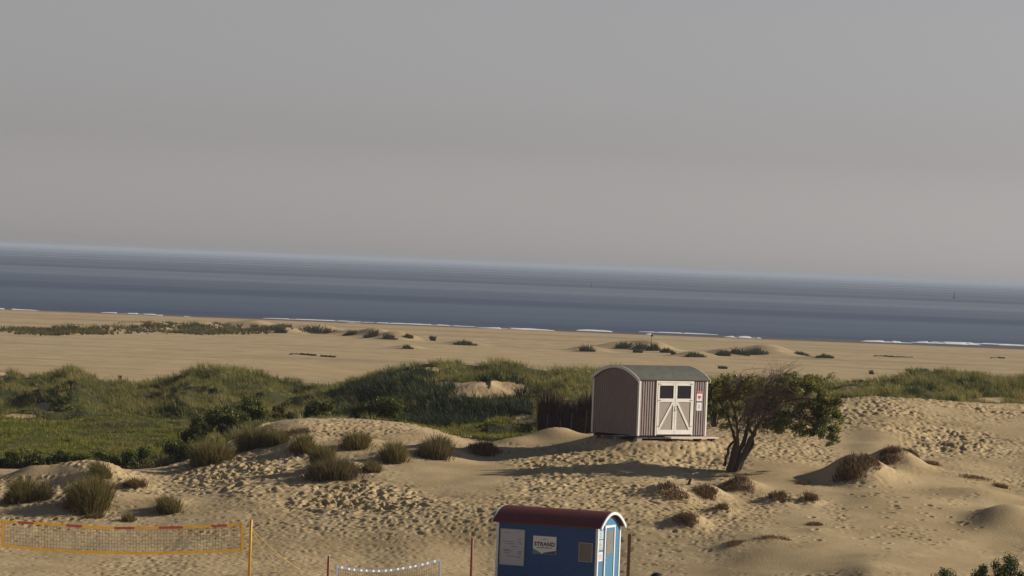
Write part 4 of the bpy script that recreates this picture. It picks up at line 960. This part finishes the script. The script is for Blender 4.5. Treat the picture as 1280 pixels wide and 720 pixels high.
ny_ = net([(2, 650), (75, 654.5), (150, 658.5), (230, 657.5), (304, 654)], [(2, 684), (75, 690), (170, 693), (240, 692), (304, 688.5)], 144.9, 148.2, 'volleyball_net', 'long yellow bordered volleyball net slung low across the left', YEL, ORED, 3.2,
          patt=lambda t: .06 < t < .13 or .26 < t < .33 or .46 < t < .54 or .64 < t < .74 or .86 < t < .93)
def post(px, py, d, r_, m_, name, label, cat='post', group=None, lean=0, litm=None, box=False):
    p = at(px, py, d); z = float(surf(p[0], p[1])); H = p[2]-z; root = empty(name, (p[0], p[1], z)); tag(root, label, cat, group)
    if box: MB().box(-r_, r_, -r_, r_, -.3, H).build('shaft', m_, root, bevel=.008)
    else: MB().tube([(0, 0, -.3), (0, 0, H-.01), (0, 0, H)], [r_, r_, r_*.8], 12).build('shaft', m_, root, True)
    MB().tube([(0, 0, H+.001), (0, 0, H+.025)], [r_*1.15, r_*1.15], 12).build('cap', litm or m_, root)
    for zz in (H-.18, H*.62): MB().tube([(-r_*1.02, 0, zz), (-r_-.05, 0, zz), (-r_-.07, 0, zz+.03)], .008, 5).build('hook', METAL, root)
    return root, Vector(p), z
pr, pt, pz = post(314, 650, 148.4, .05, YPOST, 'net_post', 'tall yellow net post right of the long yellow net', group='posts of the volleyball nets')
for gx, gy, kx in ((349, 716, 0), (378, 714, 1)):
    g = hit(gx, gy, surf_march); g_l = Vector(g)-Vector((pt.x, pt.y, pz)); a = Vector((0, 0, pt.z-pz-.28))
    MB().tube([a.lerp(g_l, k/8)-Vector((0, 0, .12*4*(k/8)*(1-k/8))) for k in range(9)], .014, 5).build('guy_rope', ROPE, pr)
    MB().tube([g_l+Vector((-.05, 0, .12)), g_l+Vector((0, 0, -.15))], .018, 6).build('peg', BROWN, pr)
# ties between yellow net and post
_, T, B, o = ny_
for q, zz in ((T[-1], 0), (B[-1], 0)):
    MB().tube([q, Vector((pt.x, pt.y, (q+o).z+.02))-o], .005, 4).build('tie_cord', ROPE, ny_[0])
post(411, 695, 137.5, .045, REDP, 'net_post', 'dark red post left of the small blue and white net', group='posts of the volleyball nets', litm=FRAME)
post(590.5, 674, 144.0, .045, REDP, 'net_post', 'dark red post between the small net and the blue wagon', group='posts of the volleyball nets')
post(787, 668, 147.0, .06, BROWN, 'timber_post', 'brown square timber post just right of the blue wagon', box=True)
post(-6, 648, 144.7, .05, YPOST, 'net_post', 'yellow post at the left end of the long yellow net', group='posts of the volleyball nets')
net([(420, 706.5), (445, 711), (472, 712.5), (510, 708), (551, 698.5)], [(420, 738), (445, 742), (472, 744), (510, 740), (551, 731)], 138.5, 142.5, 'volleyball_net', 'small sagging net with blue and white chequered tape at the bottom edge', BTAPE, FRAME, 2.6,
    patt=lambda t: int(t*60) % 7 in (0, 3), sides=True, cell=.12)
# rounded dark lid at the bottom edge
p = at(821, 715.5, 139.0); z = float(surf(p[0], p[1])); H = p[2]-z
BINM = mat('black plastic', (.02, .018, .018), .45, .2); bn = empty('litter_bin', (p[0], p[1], z)); tag(bn, 'black bin with rounded lid peeking over the bottom edge right of the brown post', 'bin')
MB().tube([(0, 0, 0), (0, 0, H*.8)], [.24, .27], 20).build('bin_body', BINM, bn, True)
MB().tube([(0, 0, H*.801), (0, 0, H*.86), (0, 0, H*.93), (0, 0, H*.98), (0, 0, H)], [.29, .285, .23, .14, .02], 20).build('lid', BINM, bn, True)
# dark stump, box on the dune, beacon, buoys
p = hit(861, 606, surf_march); z = float(surf(p[0], p[1]))
tag(MB().tube([(0, 0, -.1), (.02, 0, .1), (.09, 0, .24)], [.07, .06, .045], 8).build('wooden_stump', DARKW), 'short dark tilted stump in the sand left of the mounds', 'stump').location = (p[0], p[1], z)
p = hit(150, 478, surf); z = float(surf(p[0], p[1])); H = .62
bx_ = empty('sign_box', (p[0], p[1], z)); tag(bx_, 'small dark box on a pale post among the left dune grass', 'box')
MB().tube([(.0, 0, 0), (.0, 0, H-.30)], .05, 8).build('post', PLANK, bx_); MB().box(-.16, .16, -.15, .15, H-.299, H).build('box_body', DARKW, bx_); MB().box(-.23, .2, -.2, .2, H+.001, H+.06).build('lid', DARKW, bx_)
p = hit(814.5, 434, surf_march); z = float(surf(p[0], p[1])); be = empty('beach_beacon', (p[0], p[1], z)); tag(be, 'slim yellowish beacon with dark ball standing on the far beach', 'beacon')
MB().tube([(0, 0, 0), (0, 0, 1.7)], [.14, .09], 8).build('mast', mat('pale yellow paint', (.45, .40, .24), .7, .1), be)
MB().tube([(0, 0, 1.65), (0, 0, 1.75), (0, 0, 1.95), (0, 0, 2.1)], [.1, .22, .22, .05], 10).build('ball', DARKW, be)
for px, py, hpx, lab in ((739.5, 357, 6, 'dark channel buoy left of centre on the pale sea'), (1192.5, 372, 9, 'taller channel buoy with thin top pole at the right')):
    hor = 303+50/1280*px; d = CAMZ*F/(py-hor); s = F/d; H = hpx/s
    b = empty('channel_buoy', ((px-640-(360-py)*.039)/F*d, d, 0)); tag(b, lab, 'buoy', 'channel buoys')
    bm_ = mat('buoy paint', (.03, .035, .045), .6, .1)
    MB().tube([(0, 0, -.3), (0, 0, .25*H), (0, 0, .32*H)], [.2*H, .2*H, .1*H], 10).build('float', bm_, b); MB().tube([(0, 0, .32*H), (0, 0, H)], [.1*H, .05*H], 8).build('mast', bm_, b)

# ------------------------------------------------------------------ brushwood fence left of the hut
BRUSH = mat('brushwood', (.065, .035, .032), .9, .35, 9); STK = mat('grey stake', (.16, .12, .10), .9, .2)
fa = at(672, 543, 190.5); fb_ = at(746, 541, 189.0)
fo_ = np.array([(fa[0]+fb_[0])/2, (fa[1]+fb_[1])/2]); fz = float(surf(fo_[0], fo_[1]))
fen = empty('brushwood_fence', (fo_[0], fo_[1], fz)); tag(fen, 'dark reddish brushwood fence between the dune grass and the grey hut', 'fence')
mb = MB()
for i in range(900):
    t_ = rng.uniform(0, 1); x = fa[0]+(fb_[0]-fa[0])*t_; y = fa[1]+(fb_[1]-fa[1])*t_+rng.uniform(-.15, .15); z = float(surf(x, y))
    H = (1.9-.35*t_+.25*math.sin(t_*9))*rng.uniform(.7, 1.1); dxx = rng.normal()*.07
    mb.tube([(x-fo_[0], y-fo_[1], z-fz-.05), (x-fo_[0]+dxx*.5+rng.normal()*.02, y-fo_[1], z-fz+H*.5), (x-fo_[0]+dxx, y-fo_[1]+rng.normal()*.05, z-fz+H)], [.018, .014, .005], 4, cap=False)
mb.build('brushwood', BRUSH, fen)
for px in (683, 700, 713, 731):
    t_ = (px-672)/74; x = fa[0]+(fb_[0]-fa[0])*t_; y = fa[1]+(fb_[1]-fa[1])*t_-.2; z = float(surf(x, y))
    MB().tube([(x-fo_[0], y-fo_[1], z-fz-.1), (x-fo_[0]+rng.normal()*.04, y-fo_[1], z-fz+rng.uniform(.7, 1.15))], [.03, .022], 7).build('stake', STK, fen)

# dark strand lines on the flat beach: seaweed at left, thin dark streaks at right
DARKLINE = mat('seaweed and dark streak', (.05, .038, .026), .9, .3, 3)
for pts_, lab in (([(362, 443.6), (374, 443.2), (388, 444.4), (396, 445.2)], 'longer dark line of seaweed on the flat beach above the green dunes'), ([(400, 445.8), (410, 446.3), (421, 447)], 'shorter dark line of seaweed right behind the longer one'),
        ([(1092, 445.5), (1104, 445.4), (1118, 446.6), (1146, 447.4)], 'thin dark line on the beach at the far right'), ([(1238, 448), (1247, 447.4), (1257, 448.4)], 'short dark line near the right edge of the beach')):
    P_w = [hit(x, y, surf) for x, y in pts_]; o_w = P_w[0].copy(); o_w[2] = float(surf(o_w[0], o_w[1]))
    q_w = []
    for i in range(len(P_w)-1):
        for k in range(5): a_ = P_w[i]+(P_w[i+1]-P_w[i])*k/5; a_[2] = float(surf(a_[0], a_[1]))+.02; q_w.append(a_-o_w)
    w_o = MB().tube(q_w, [.05+.16*abs(math.sin(i*1.9))+.05 for i in range(len(q_w))], 7).build('dark_line', DARKLINE, None, True); w_o.location = [float(v) for v in o_w]; tag(w_o, lab, 'seaweed')
